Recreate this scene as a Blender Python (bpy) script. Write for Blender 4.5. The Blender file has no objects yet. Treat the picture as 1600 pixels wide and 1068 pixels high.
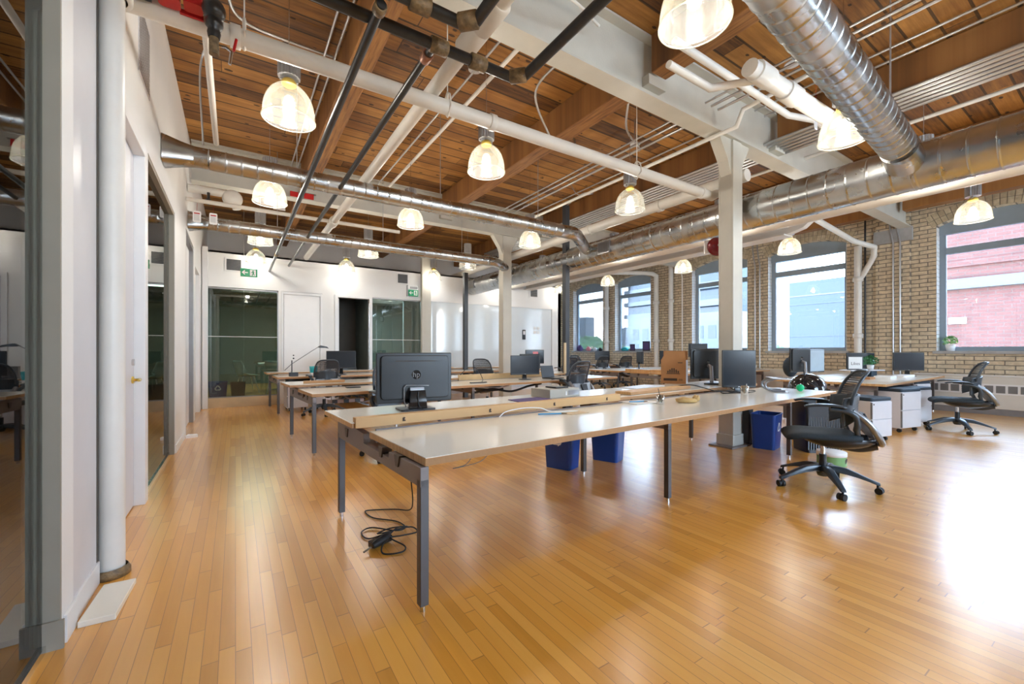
import bpy, math, random
from math import sin, cos, pi, radians as R
from mathutils import Vector, Matrix, noise as mnoise
random.seed(7)
scene = bpy.context.scene
C = scene.collection

# ------------------------------------------------------------------ camera, world, exposure
cam_d = bpy.data.cameras.new('camera'); cam = bpy.data.objects.new('camera', cam_d); C.objects.link(cam)
cam.location = (0, 0, 1.25); cam.rotation_euler = (R(90), 0, R(-33.19))
cam_d.lens = 660.5 / 1600 * 36; cam_d.sensor_width = 36; cam_d.shift_y = 14 / 1600
cam_d.clip_start = 0.05; cam_d.clip_end = 2000
scene.camera = cam
W = bpy.data.worlds.new('sky'); scene.world = W; W.use_nodes = True
wn = W.node_tree; wn.nodes.clear()
wo = wn.nodes.new('ShaderNodeOutputWorld'); bg = wn.nodes.new('ShaderNodeBackground')
tc = wn.nodes.new('ShaderNodeTexCoord'); sp = wn.nodes.new('ShaderNodeSeparateXYZ'); cr = wn.nodes.new('ShaderNodeValToRGB')
wn.links.new(tc.outputs['Generated'], sp.inputs[0]); wn.links.new(sp.outputs['Z'], cr.inputs[0])
cr.color_ramp.elements[0].position = 0.0; cr.color_ramp.elements[0].color = (0.68, 0.84, 1.0, 1)
cr.color_ramp.elements[1].position = 0.6; cr.color_ramp.elements[1].color = (0.42, 0.66, 1.0, 1)
wn.links.new(cr.outputs[0], bg.inputs[0]); bg.inputs[1].default_value = 7.0
wn.links.new(bg.outputs[0], wo.inputs[0])
vs = scene.view_settings; vs.view_transform = 'Standard'; vs.look = 'None'; vs.gamma = 1; vs.use_curve_mapping = False
vs.exposure = 1.72
scene.cycles.max_bounces = 10; scene.cycles.diffuse_bounces = 6; scene.cycles.transparent_max_bounces = 24
scene.cycles.sample_clamp_indirect = 8; scene.cycles.use_denoising = True
LAMP_W = 4.8
LAMP_COL = (1.0, 0.94, 0.86)

# ------------------------------------------------------------------ mesh helper
class MB:
    def __init__(s): s.v = []; s.f = []; s.sm = []; s.mi = []; s.m = 0
    def add(s, vs_, fs, smooth=False):
        b = len(s.v); s.v += [tuple(v) for v in vs_]
        for f in fs: s.f.append([b + i for i in f]); s.sm.append(smooth); s.mi.append(s.m)
    def box(s, x0, x1, y0, y1, z0, z1, rz=0, c=None, M=None):
        vs_ = [Vector((x, y, z)) for z in (z0, z1) for y in (y0, y1) for x in (x0, x1)]
        if rz:
            c = Vector(c) if c is not None else Vector(((x0+x1)/2, (y0+y1)/2, 0)); m = Matrix.Rotation(rz, 3, 'Z')
            c.z = 0; vs_ = [m @ (v - c) + c for v in vs_]
        if M is not None: vs_ = [M @ v for v in vs_]
        s.add(vs_, [(0,2,3,1),(4,5,7,6),(0,1,5,4),(2,6,7,3),(0,4,6,2),(1,3,7,5)])
        return s
    def tube(s, pts, r, n=10, cap=True, smooth=True):
        pts = [Vector(p) for p in pts]; N = len(pts)
        rr = r if isinstance(r, (list, tuple)) else [r]*N
        t0 = (pts[1]-pts[0]).normalized()
        u = t0.orthogonal().normalized(); rings = []
        prev = t0
        for i, p in enumerate(pts):
            if i == 0: t = t0
            elif i == N-1: t = (pts[i]-pts[i-1]).normalized()
            else:
                t = ((pts[i]-pts[i-1]).normalized() + (pts[i+1]-pts[i]).normalized())
                t = t.normalized() if t.length > 1e-6 else prev
            q = prev.rotation_difference(t); u = (q @ u); u = (u - t*u.dot(t)).normalized(); prev = t
            w = t.cross(u)
            sc = 1.0
            if 0 < i < N-1:
                ca = (pts[i]-pts[i-1]).normalized().dot(t); sc = 1/max(ca, .5)
            rings.append([p + (u*cos(2*pi*k/n) + w*sin(2*pi*k/n))*rr[i]*(sc if sc < 1.42 else 1.42) for k in range(n)])
        vs_ = [v for r_ in rings for v in r_]; fs = []
        for i in range(N-1):
            for k in range(n):
                a = i*n+k; b = i*n+(k+1) % n; fs.append((a, b, b+n, a+n))
        s.add(vs_, fs, smooth)
        if cap:
            s.add(rings[0], [tuple(range(n))[::-1]]); s.add(rings[-1], [tuple(range(n))])
        return s
    def cyl(s, x, y, z0, z1, r, r2=None, n=24): return s.tube([(x,y,z0),(x,y,z1)], [r, r if r2 is None else r2], n)
    def lathe(s, prof, n=32, M=None, closed=False, rib=0):
        vs_ = []
        for (r, z) in prof:
            for k in range(n):
                rr = r*(1 + (rib if k % 2 else 0)); v = Vector((rr*cos(2*pi*k/n), rr*sin(2*pi*k/n), z))
                vs_.append(M @ v if M is not None else v)
        fs = []
        for i in range(len(prof)-1):
            for k in range(n):
                a = i*n+k; b = i*n+(k+1) % n; fs.append((a, b, b+n, a+n))
        s.add(vs_, fs, True); return s
    def prism(s, poly, a0, a1, axis='z', M=None):
        def P(u, v, a): return {'z': (u, v, a), 'x': (a, u, v), 'y': (u, a, v)}[axis]
        n = len(poly); vs_ = [Vector(P(u, v, a0)) for u, v in poly] + [Vector(P(u, v, a1)) for u, v in poly]
        if M is not None: vs_ = [M @ v for v in vs_]
        s.add(vs_, [tuple(range(n))[::-1], tuple(range(n, 2*n))] + [(i, (i+1) % n, (i+1) % n+n, i+n) for i in range(n)])
        return s
    def sphere(s, c, r, n=16, m=10, sx=1, sy=1, sz=1):
        c = Vector(c); vs_ = [c + Vector((0, 0, -r*sz))]
        for i in range(1, m):
            a = -pi/2 + pi*i/m
            for k in range(n): vs_.append(c + Vector((r*sx*cos(a)*cos(2*pi*k/n), r*sy*cos(a)*sin(2*pi*k/n), r*sz*sin(a))))
        vs_.append(c + Vector((0, 0, r*sz))); L = len(vs_)-1; fs = []
        for k in range(n):
            fs.append((0, 1+(k+1) % n, 1+k)); fs.append((L, L-n+k, L-n+(k+1) % n))
        for i in range(m-2):
            for k in range(n):
                a = 1+i*n+k; b = 1+i*n+(k+1) % n; fs.append((a, b, b+n, a+n))
        s.add(vs_, fs, True); return s
    def grid(s, fn, nu, nv, th=None, smooth=True):
        """fn(u,v)->Vector ; th -> thickness fn offset vector"""
        P = [[Vector(fn(i/nu, j/nv)) for i in range(nu+1)] for j in range(nv+1)]
        vs_ = [p for row in P for p in row]; w = nu+1
        fs = [(j*w+i, j*w+i+1, (j+1)*w+i+1, (j+1)*w+i) for j in range(nv) for i in range(nu)]
        if th is None: s.add(vs_, fs, smooth); return s
        nrm = []
        for j in range(nv+1):
            for i in range(nu+1):
                a = P[j][min(i+1, nu)] - P[j][max(i-1, 0)]; b = P[min(j+1, nv)][i] - P[max(j-1, 0)][i]
                n_ = a.cross(b); nrm.append(n_.normalized() if n_.length > 1e-9 else Vector((0, 0, 1)))
        off = len(vs_); vs2 = [v + nrm[i]*th for i, v in enumerate(vs_)]
        f2 = [tuple(off+k for k in f[::-1]) for f in fs]; rim = []
        edge = [i for i in range(w)] + [j*w+nu for j in range(1, nv+1)] + [nv*w+i for i in range(nu-1, -1, -1)] + [j*w for j in range(nv-1, 0, -1)]
        for a, b in zip(edge, edge[1:]+edge[:1]): rim.append((b, a, a+off, b+off))
        s.add(vs_+vs2, fs+f2+rim, smooth); return s
    def build(s, name, mat, parent=None, bevel=0, loc=None, sub=0):
        me = bpy.data.meshes.new(name); me.from_pydata(s.v, [], s.f)
        for m_ in (mat if isinstance(mat, (list, tuple)) else [mat]): me.materials.append(m_)
        me.polygons.foreach_set('use_smooth', s.sm); me.polygons.foreach_set('material_index', s.mi)
        me.validate(); me.update()
        o = bpy.data.objects.new(name, me); C.objects.link(o)
        if parent is not None: o.parent = parent
        if loc is not None: o.location = loc
        if bevel:
            b = o.modifiers.new('bevel', 'BEVEL'); b.width = bevel; b.segments = 2; b.limit_method = 'ANGLE'; b.angle_limit = R(40)
        if sub:
            b = o.modifiers.new('sub', 'SUBSURF'); b.levels = sub; b.render_levels = sub
        return o

def rrect(x0, x1, y0, y1, r, n=4):
    out = []
    for cx, cy, a in ((x1-r, y0+r, -pi/2), (x1-r, y1-r, 0), (x0+r, y1-r, pi/2), (x0+r, y0+r, pi)):
        for k in range(n+1): out.append((cx+r*cos(a+pi/2*k/n), cy+r*sin(a+pi/2*k/n)))
    return out
def bez(pts, n=8):
    """Catmull-Rom through points"""
    P = [Vector(p) for p in pts]; P = [P[0]*2-P[1]] + P + [P[-1]*2-P[-2]]; out = []
    for i in range(1, len(P)-2):
        for k in range(n):
            t = k/n; a, b, c, d = P[i-1], P[i], P[i+1], P[i+2]
            out.append(0.5*((2*b)+(c-a)*t+(2*a-5*b+4*c-d)*t*t+(3*b-a-3*c+d)*t**3))
    out.append(P[-2]); return out
def tag(o, label, cat, group=None, kind=None):
    o['label'] = label; o['category'] = cat
    if group: o['group'] = group
    if kind: o['kind'] = kind
    return o
def st(o): o['kind'] = 'structure'; return o
def empty(name, loc, rz=0, label=None, cat=None, group=None):
    o = bpy.data.objects.new(name, None); C.objects.link(o); o.location = loc; o.rotation_euler = (0, 0, rz); o.empty_display_size = .1
    if label: tag(o, label, cat, group)
    return o
def kids(o): return [c for c in bpy.data.objects if c.parent == o]
def copy_tree(o, parent=None):
    c = o.copy(); C.objects.link(c); c.parent = parent
    for ch in kids(o): copy_tree(ch, c)
    return c
def dup(o, loc, rz, label, group=None):
    c = copy_tree(o); c.location = loc; c.rotation_euler = (0, 0, rz); c['label'] = label
    if group: c['group'] = group
    return c
def text_mesh(s, size, extr=0.0005, align='CENTER'):
    cu = bpy.data.curves.new('t', 'FONT'); cu.body = s; cu.size = size; cu.extrude = extr; cu.align_x = align; cu.align_y = 'CENTER'; cu.resolution_u = 3
    o = bpy.data.objects.new('t', cu); C.objects.link(o)
    dg = bpy.context.evaluated_depsgraph_get(); me = bpy.data.meshes.new_from_object(o.evaluated_get(dg))
    bpy.data.objects.remove(o); bpy.data.curves.remove(cu)
    return me
def text_obj(name, s, size, mat, M, parent, extr=0.0005):
    me = text_mesh(s, size, extr); me.materials.clear(); me.materials.append(mat); me.transform(M)
    o = bpy.data.objects.new(name, me); C.objects.link(o); o.parent = parent; return o

# ------------------------------------------------------------------ materials
def newmat(name):
    m = bpy.data.materials.new(name); m.use_nodes = True; nt = m.node_tree
    return m, nt, nt.nodes['Principled BSDF']
def N(nt, t, **kw):
    n = nt.nodes.new(t)
    for k, v in kw.items(): setattr(n, k, v)
    return n
def MT(nt, op, a, b=None, c=None):
    n = nt.nodes.new('ShaderNodeMath'); n.operation = op
    for i, x in enumerate((a, b, c)):
        if x is None: continue
        if isinstance(x, (int, float)): n.inputs[i].default_value = x
        else: nt.links.new(x, n.inputs[i])
    return n.outputs[0]
def ramp(nt, fac, stops):
    n = nt.nodes.new('ShaderNodeValToRGB'); e = n.color_ramp.elements
    while len(e) < len(stops): e.new(0.5)
    for el, (p, c) in zip(e, stops): el.position = p; el.color = tuple(c)+(1,)
    nt.links.new(fac, n.inputs[0]); return n.outputs[0]
def mix(nt, f, a, b, mode='MIX'):
    n = nt.nodes.new('ShaderNodeMix'); n.data_type = 'RGBA'; n.blend_type = mode
    for i, x in ((0, f), (6, a), (7, b)):
        if isinstance(x, (int, float)): n.inputs[i].default_value = x
        elif isinstance(x, tuple): n.inputs[i].default_value = x if len(x) == 4 else x+(1,)
        else: nt.links.new(x, n.inputs[i])
    return n.outputs[2]
def pm(name, col, rough=.5, metal=0, var=0.06, scale=6, coat=0, bump=0, bscale=60, spec=.5):
    m, nt, b = newmat(name)
    t = N(nt, 'ShaderNodeTexCoord'); ns = N(nt, 'ShaderNodeTexNoise'); ns.inputs['Scale'].default_value = scale; ns.inputs['Detail'].default_value = 4
    nt.links.new(t.outputs['Object'], ns.inputs['Vector'])
    lo = tuple(max(0, c*(1-var)) for c in col); hi = tuple(min(1, c*(1+var)) for c in col)
    nt.links.new(ramp(nt, ns.outputs[0], [(.3, lo), (.7, hi)]), b.inputs['Base Color'])
    b.inputs['Roughness'].default_value = rough; b.inputs['Metallic'].default_value = metal
    b.inputs['Specular IOR Level'].default_value = spec
    if coat: b.inputs['Coat Weight'].default_value = coat; b.inputs['Coat Roughness'].default_value = .08
    if bump:
        n2 = N(nt, 'ShaderNodeTexNoise'); n2.inputs['Scale'].default_value = bscale; nt.links.new(t.outputs['Object'], n2.inputs['Vector'])
        bp = N(nt, 'ShaderNodeBump'); bp.inputs['Strength'].default_value = bump; bp.inputs['Distance'].default_value = .01
        nt.links.new(n2.outputs[0], bp.inputs['Height']); nt.links.new(bp.outputs[0], b.inputs['Normal'])
    return m

def planks(name, wid, length, along, cols, gap, gapcol, rough, coat=0, grain=1.0, mort=.03, bump=.3, knots=0, vary=.5):
    """boards running along axis `along` ('x'|'y'|'z'), rows across the other"""
    m, nt, b = newmat(name); t = N(nt, 'ShaderNodeTexCoord'); s = N(nt, 'ShaderNodeSeparateXYZ'); nt.links.new(t.outputs['Object'], s.inputs[0])
    A, B = (s.outputs['Y'], s.outputs['X']) if along == 'y' else (s.outputs['X'], s.outputs['Y'])
    row = MT(nt, 'FLOOR', MT(nt, 'DIVIDE', B, wid))
    wn_ = N(nt, 'ShaderNodeTexWhiteNoise', noise_dimensions='1D'); nt.links.new(row, wn_.inputs['W'])
    off = MT(nt, 'MULTIPLY', wn_.outputs[0], length*7.3)
    aa = MT(nt, 'DIVIDE', MT(nt, 'ADD', A, off), length)
    # uneven board lengths
    aa2 = MT(nt, 'ADD', aa, MT(nt, 'MULTIPLY', MT(nt, 'SINE', MT(nt, 'MULTIPLY', aa, 2.1)), .28))
    col_ = MT(nt, 'FLOOR', aa2)
    cb = N(nt, 'ShaderNodeCombineXYZ'); nt.links.new(row, cb.inputs[0]); nt.links.new(col_, cb.inputs[1])
    w2 = N(nt, 'ShaderNodeTexWhiteNoise', noise_dimensions='2D'); nt.links.new(cb.outputs[0], w2.inputs['Vector'])
    # grain
    g = N(nt, 'ShaderNodeCombineXYZ')
    nt.links.new(MT(nt, 'MULTIPLY', A, 1.6*grain), g.inputs[0]); nt.links.new(MT(nt, 'MULTIPLY', B, 26*grain), g.inputs[1]); nt.links.new(MT(nt, 'MULTIPLY', w2.outputs[0], 40), g.inputs[2])
    ns = N(nt, 'ShaderNodeTexNoise'); ns.inputs['Scale'].default_value = 1.0; ns.inputs['Detail'].default_value = 6; ns.inputs['Roughness'].default_value = .65
    nt.links.new(g.outputs[0], ns.inputs['Vector'])
    f = MT(nt, 'ADD', MT(nt, 'MULTIPLY', w2.outputs[0], vary), MT(nt, 'MULTIPLY', ns.outputs[0], 1-vary))
    c = ramp(nt, f, cols)
    if knots:
        kc = N(nt, 'ShaderNodeCombineXYZ'); nt.links.new(MT(nt, 'MULTIPLY', A, 3.2), kc.inputs[0]); nt.links.new(MT(nt, 'MULTIPLY', B, 6.0), kc.inputs[1])
        vo = N(nt, 'ShaderNodeTexVoronoi'); vo.inputs['Scale'].default_value = 1.0; nt.links.new(kc.outputs[0], vo.inputs['Vector'])
        kf = MT(nt, 'LESS_THAN', vo.outputs['Distance'], MT(nt, 'MULTIPLY', ns.outputs[0], .24))
        c = mix(nt, MT(nt, 'MULTIPLY', kf, knots), c, tuple(x*.35 for x in cols[0][1]))
        big = N(nt, 'ShaderNodeTexNoise'); big.inputs['Scale'].default_value = 1.3; big.inputs['Detail'].default_value = 4; nt.links.new(t.outputs['Object'], big.inputs['Vector'])
        c = mix(nt, ramp(nt, big.outputs[0], [(.42, (0, 0, 0)), (.62, (1, 1, 1))]), c, mix(nt, 1.0, c, (.72, .66, .62), 'MULTIPLY'))
    # gaps
    fr = MT(nt, 'FRACT', MT(nt, 'DIVIDE', B, wid)); e1 = MT(nt, 'MINIMUM', fr, MT(nt, 'SUBTRACT', 1.0, fr))
    g1 = MT(nt, 'LESS_THAN', e1, mort)
    fa = MT(nt, 'FRACT', aa2); e2 = MT(nt, 'MINIMUM', fa, MT(nt, 'SUBTRACT', 1.0, fa)); g2 = MT(nt, 'LESS_THAN', e2, gap)
    gg = MT(nt, 'MAXIMUM', g1, g2)
    c2 = mix(nt, MT(nt, 'MULTIPLY', gg, .8), c, gapcol); nt.links.new(c2, b.inputs['Base Color'])
    rg = MT(nt, 'ADD', MT(nt, 'MULTIPLY', ns.outputs[0], .12), rough-.06); nt.links.new(rg, b.inputs['Roughness'])
    if coat: b.inputs['Coat Weight'].default_value = coat; b.inputs['Coat Roughness'].default_value = .22
    bp = N(nt, 'ShaderNodeBump'); bp.inputs['Strength'].default_value = bump; bp.inputs['Distance'].default_value = .004
    hh = MT(nt, 'ADD', MT(nt, 'SUBTRACT', MT(nt, 'MULTIPLY', ns.outputs[0], .25), MT(nt, 'MULTIPLY', gg, 1.0)), MT(nt, 'MULTIPLY', w2.outputs[0], .25))
    nt.links.new(hh, bp.inputs['Height']); nt.links.new(bp.outputs[0], b.inputs['Normal'])
    return m

M = {}
M['floor'] = planks('maple strip floor', .057, .85, 'y', [(.15, (.68, .305, .036)), (.5, (.82, .385, .055)), (.85, (.89, .465, .092))], .003, (.36, .15, .03), .30, coat=1.0, mort=.022, bump=.12, vary=.55)
M['deck'] = planks('plank ceiling deck', .25, 2.8, 'x', [(.25, (.08, .030, .007)), (.5, (.31, .135, .026)), (.75, (.52, .25, .055))], .002, (.010, .005, .002), .7, mort=.05, bump=1.0, knots=.9, grain=1.0, vary=.35)  # plank joints; their near-black colour paints in the groove shadow
M['timber'] = planks('timber beam', 3.1, 9, 'y', [(.3, (.10, .040, .012)), (.5, (.27, .115, .030)), (.72, (.40, .19, .055))], .0, (.1, .04, .01), .7, mort=.0, bump=1.0, grain=1.4, vary=.05)
M['white'] = pm('white wall paint', (.82, .82, .81), .55, var=.02, scale=2)
M['trimw'] = pm('white trim paint', (.80, .80, .80), .35, var=.02)
M['steelw'] = pm('cream painted steel', (.55, .53, .465), .45, var=.06, scale=3, bump=.15)
M['pipew'] = pm('white painted pipe', (.76, .74, .69), .4, var=.05, scale=4)
M['beige'] = pm('warm grey drywall', (.33, .30, .245), .6, var=.03)
M['black'] = pm('black plastic', (.018, .019, .022), .35, var=.1)
M['blackg'] = pm('glossy black plastic', (.012, .013, .016), .08, var=.05, coat=.5)
M['blackpipe'] = pm('black iron pipe', (.022, .021, .02), .32, var=.3, scale=20, spec=.6)
M['fit'] = pm('sealant stained fitting', (.20, .13, .06), .5, var=.5, scale=30, bump=.5)
M['rust'] = pm('copper fitting', (.42, .2, .13), .4, metal=.5, var=.2)
M['frame'] = pm('graphite desk frame', (.10, .09, .088), .4, metal=.4, var=.05)
M['framel'] = pm('taupe desk crossbeam', (.24, .21, .20), .45, metal=.3, var=.05)
M['lam'] = pm('cream laminate desk top', (.84, .80, .70), .22, var=.015, scale=2, coat=.4)
M['ply'] = planks('plywood edge', .012, 3, 'x', [(.2, (.50, .27, .10)), (.5, (.62, .36, .15)), (.8, (.70, .45, .20))], .0, (.4, .2, .08), .5, mort=.02, bump=.1, vary=.4)
M['wood'] = pm('birch board', (.62, .42, .20), .4, var=.1, scale=5)
M['oak'] = pm('pale wood kerb', (.60, .46, .28), .45, var=.12, scale=3)
M['chrome'] = pm('brushed chrome', (.7, .7, .7), .18, metal=1, var=.03)
M['cond'] = pm('galvanised conduit', (.56, .57, .58), .3, metal=.85, var=.08)
M['fabric'] = pm('black blue seat fabric', (.018, .028, .036), .75, var=.2, scale=90, bump=.3, bscale=300)
M['chairf'] = pm('dark slate chair frame', (.045, .060, .075), .3, var=.1)
M['chairg'] = pm('grey metal chair rim', (.30, .30, .31), .28, metal=.6, var=.05)
M['gel'] = pm('translucent grey back web', (.32, .37, .42), .4, var=.05)
M['screen'] = pm('dark display glass', (.030, .036, .045), .16, var=.05)
M['screenl'] = pm('pale display glass', (.45, .55, .62), .2, var=.05)
M['mon'] = pm('monitor housing', (.022, .024, .026), .33, var=.1)
M['blue'] = pm('blue bin plastic', (.010, .055, .26), .38, var=.08)
M['teal'] = pm('teal glass', (.03, .42, .48), .15, var=.1)
M['ped'] = pm('pale grey pedestal steel', (.66, .66, .69), .35, var=.02)
M['cush'] = pm('navy pedestal cushion', (.018, .035, .055), .6, var=.1)
M['green'] = pm('exit sign green', (.0, .36, .14), .35, var=.04)
M['red'] = pm('red enamel', (.50, .015, .015), .3, var=.05)
M['maroon'] = pm('maroon bell', (.17, .006, .012), .2, var=.05)
M['signw'] = pm('sign white', (.88, .88, .88), .4, var=.01)
M['rubber'] = pm('black rubber', (.012, .012, .012), .6, var=.1)
M['sash'] = pm('blue grey window frame', (.29, .36, .42), .35, var=.04)
M['sill'] = pm('grey stone sill', (.40, .40, .40), .6, var=.1, scale=8)
M['reveal'] = pm('white painted reveal', (.80, .81, .80), .5, var=.06, scale=9, bump=.4, bscale=14)
M['rad'] = pm('cream convector casing', (.66, .64, .58), .4, var=.02)
M['grille'] = pm('grey grille', (.20, .20, .20), .5, metal=.3)
M['plinth'] = pm('grey plinth', (.22, .21, .21), .6)
M['leaf'] = pm('leaf green', (.06, .24, .09), .5, var=.5, scale=30)
M['leafy'] = pm('pale leaf green', (.30, .52, .18), .5, var=.5, scale=30)
M['tree'] = pm('tree foliage', (.045, .085, .022), .7, var=.7, scale=1.5, bump=1, bscale=3)
M['card'] = pm('brown cardboard', (.42, .20, .075), .7, var=.08)
M['cardw'] = pm('white carton', (.74, .75, .78), .6, var=.03)
M['ink'] = pm('dark ink', (.05, .03, .02), .6)
M['paper'] = pm('paper', (.80, .80, .78), .6, var=.03)
M['kraft'] = pm('kraft paper bag', (.52, .34, .13), .7, var=.2, bump=.5, bscale=40)
M['pen'] = pm('bright blue plastic', (.05, .32, .62), .3)
M['lime'] = pm('lime tin', (.22, .42, .16), .4)
M['gball'] = pm('green rubber ball', (.0, .55, .22), .3)
M['brass'] = pm('brass collar', (.75, .55, .12), .3, metal=.6)
M['alu'] = pm('ribbed ballast housing', (.42, .42, .43), .35, metal=.7)
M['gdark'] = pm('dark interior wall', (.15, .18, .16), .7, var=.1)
M['doordark'] = pm('dark brown room wall', (.085, .075, .062), .7, var=.05)
M['greycol'] = pm('charcoal power pole', (.055, .06, .068), .4, metal=.3)
M['bluew'] = pm('pale mint shell plastic', (.52, .62, .56), .35)
M['grass'] = pm('street ground', (.25, .27, .25), .9, var=.2, scale=.3)
M['purple'] = pm('purple felt', (.10, .07, .20), .8)
M['pink'] = pm('pink card', (.80, .28, .30), .6)
M['insul'] = pm('reflective mineral wool', (.42, .17, .08), .9, var=.4, bump=1)
M['grey'] = pm('warm grey plastic', (.42, .40, .35), .4, var=.03)
M['bulboff'] = pm('unlit bulb glass', (.55, .55, .55), .2)

# galvanised spiral duct
m, nt, b = newmat('galvanised spiral duct'); t = N(nt, 'ShaderNodeTexCoord'); ns = N(nt, 'ShaderNodeTexNoise'); ns.inputs['Scale'].default_value = 3; ns.inputs['Detail'].default_value = 5
nt.links.new(t.outputs['Object'], ns.inputs['Vector']); nt.links.new(ramp(nt, ns.outputs[0], [(.3, (.42, .43, .43)), (.7, (.62, .63, .63))]), b.inputs['Base Color'])
b.inputs['Metallic'].default_value = 1; nt.links.new(ramp(nt, ns.outputs[0], [(.3, (.20,)*3), (.7, (.36,)*3)]), b.inputs['Roughness']); M['duct'] = m

# brick
def brickmat(name, c1, c2, mortar, bw, rh, msz, plane='yz', rough=.8, stain=0):
    m, nt, b = newmat(name); t = N(nt, 'ShaderNodeTexCoord'); s = N(nt, 'ShaderNodeSeparateXYZ'); nt.links.new(t.outputs['Object'], s.inputs[0])
    cb = N(nt, 'ShaderNodeCombineXYZ'); nt.links.new(s.outputs['Y' if plane == 'yz' else 'X'], cb.inputs[0]); nt.links.new(s.outputs['Z'], cb.inputs[1])
    wob = N(nt, 'ShaderNodeTexNoise'); wob.inputs['Scale'].default_value = 5; nt.links.new(cb.outputs[0], wob.inputs['Vector'])
    vm = N(nt, 'ShaderNodeVectorMath', operation='MULTIPLY_ADD'); nt.links.new(wob.outputs['Color'], vm.inputs[0]); vm.inputs[1].default_value = (.014, .014, 0); nt.links.new(cb.outputs[0], vm.inputs[2])
    br = N(nt, 'ShaderNodeTexBrick'); nt.links.new(vm.outputs[0], br.inputs['Vector'])
    br.inputs['Scale'].default_value = 1; br.inputs['Brick Width'].default_value = bw; br.inputs['Row Height'].default_value = rh
    br.inputs['Mortar Size'].default_value = msz; br.inputs['Mortar Smooth'].default_value = .2; br.inputs['Bias'].default_value = -.1
    br.inputs['Color1'].default_value = c1+(1,); br.inputs['Color2'].default_value = c2+(1,); br.inputs['Mortar'].default_value = mortar+(1,)
    ns = N(nt, 'ShaderNodeTexNoise'); ns.inputs['Scale'].default_value = 14; ns.inputs['Detail'].default_value = 6; nt.links.new(t.outputs['Object'], ns.inputs['Vector'])
    n2 = N(nt, 'ShaderNodeTexNoise'); n2.inputs['Scale'].default_value = 1.2; nt.links.new(t.outputs['Object'], n2.inputs['Vector'])
    c = mix(nt, .6, br.outputs['Color'], ramp(nt, ns.outputs[0], [(.25, (.55, .52, .5)), (.7, (1.15, 1.1, 1.05))]), 'MULTIPLY')
    c = mix(nt, .45, c, ramp(nt, n2.outputs[0], [(.35, (.75, .68, .62)), (.65, (1.1, 1.1, 1.1))]), 'MULTIPLY')
    nt.links.new(c, b.inputs['Base Color']); b.inputs['Roughness'].default_value = rough
    bp = N(nt, 'ShaderNodeBump'); bp.inputs['Strength'].default_value = .6; bp.inputs['Distance'].default_value = .012
    nt.links.new(MT(nt, 'ADD', MT(nt, 'SUBTRACT', 1.0, br.outputs['Fac']), MT(nt, 'MULTIPLY', ns.outputs[0], .3)), bp.inputs['Height']); nt.links.new(bp.outputs[0], b.inputs['Normal'])
    return m
M['brick'] = brickmat('buff brick', (.76, .67, .50), (.66, .56, .40), (.26, .23, .19), .275, .0885, .010)
M['redbrick'] = brickmat('red brick facade', (.105, .034, .026), (.090, .028, .022), (.085, .048, .040), .5, .17, .02)
m, nt, b = newmat('arch brick'); t = N(nt, 'ShaderNodeTexCoord'); gi = N(nt, 'ShaderNodeNewGeometry')
ns = N(nt, 'ShaderNodeTexNoise'); ns.inputs['Scale'].default_value = 12; nt.links.new(t.outputs['Object'], ns.inputs['Vector'])
c = ramp(nt, gi.outputs['Random Per Island'], [(.0, (.50, .40, .27)), (.5, (.60, .50, .34)), (1, (.68, .58, .41))])
nt.links.new(mix(nt, .6, c, ramp(nt, ns.outputs[0], [(.3, (.6, .58, .55)), (.7, (1.1, 1.1, 1.1))]), 'MULTIPLY'), b.inputs['Base Color']); b.inputs['Roughness'].default_value = .8; M['archbrick'] = m
M['mortar'] = pm('dark mortar', (.24, .21, .17), .9)

# glass
def glassmat(name, tint=(1, 1, 1), refl=1.0, ior=1.5):
    m, nt, b = newmat(name); nt.nodes.remove(b); out = nt.nodes['Material Output']
    tr = N(nt, 'ShaderNodeBsdfTransparent'); tr.inputs[0].default_value = tint+(1,)
    gl = N(nt, 'ShaderNodeBsdfGlossy'); gl.inputs['Roughness'].default_value = .01
    fr = N(nt, 'ShaderNodeFresnel'); fr.inputs[0].default_value = ior
    mx = N(nt, 'ShaderNodeMixShader'); nt.links.new(MT(nt, 'MULTIPLY', fr.outputs[0], refl), mx.inputs[0])
    nt.links.new(tr.outputs[0], mx.inputs[1]); nt.links.new(gl.outputs[0], mx.inputs[2]); nt.links.new(mx.outputs[0], out.inputs[0]); return m
M['glass'] = glassmat('clear window glass', (.97, .985, 1), .9)
M['glassg'] = glassmat('green tinted partition glass', (.68, .75, .72), 1.0, 1.9)
M['tumbler'] = glassmat('tumbler glass', (.86, .92, .94), 1.0)
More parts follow.
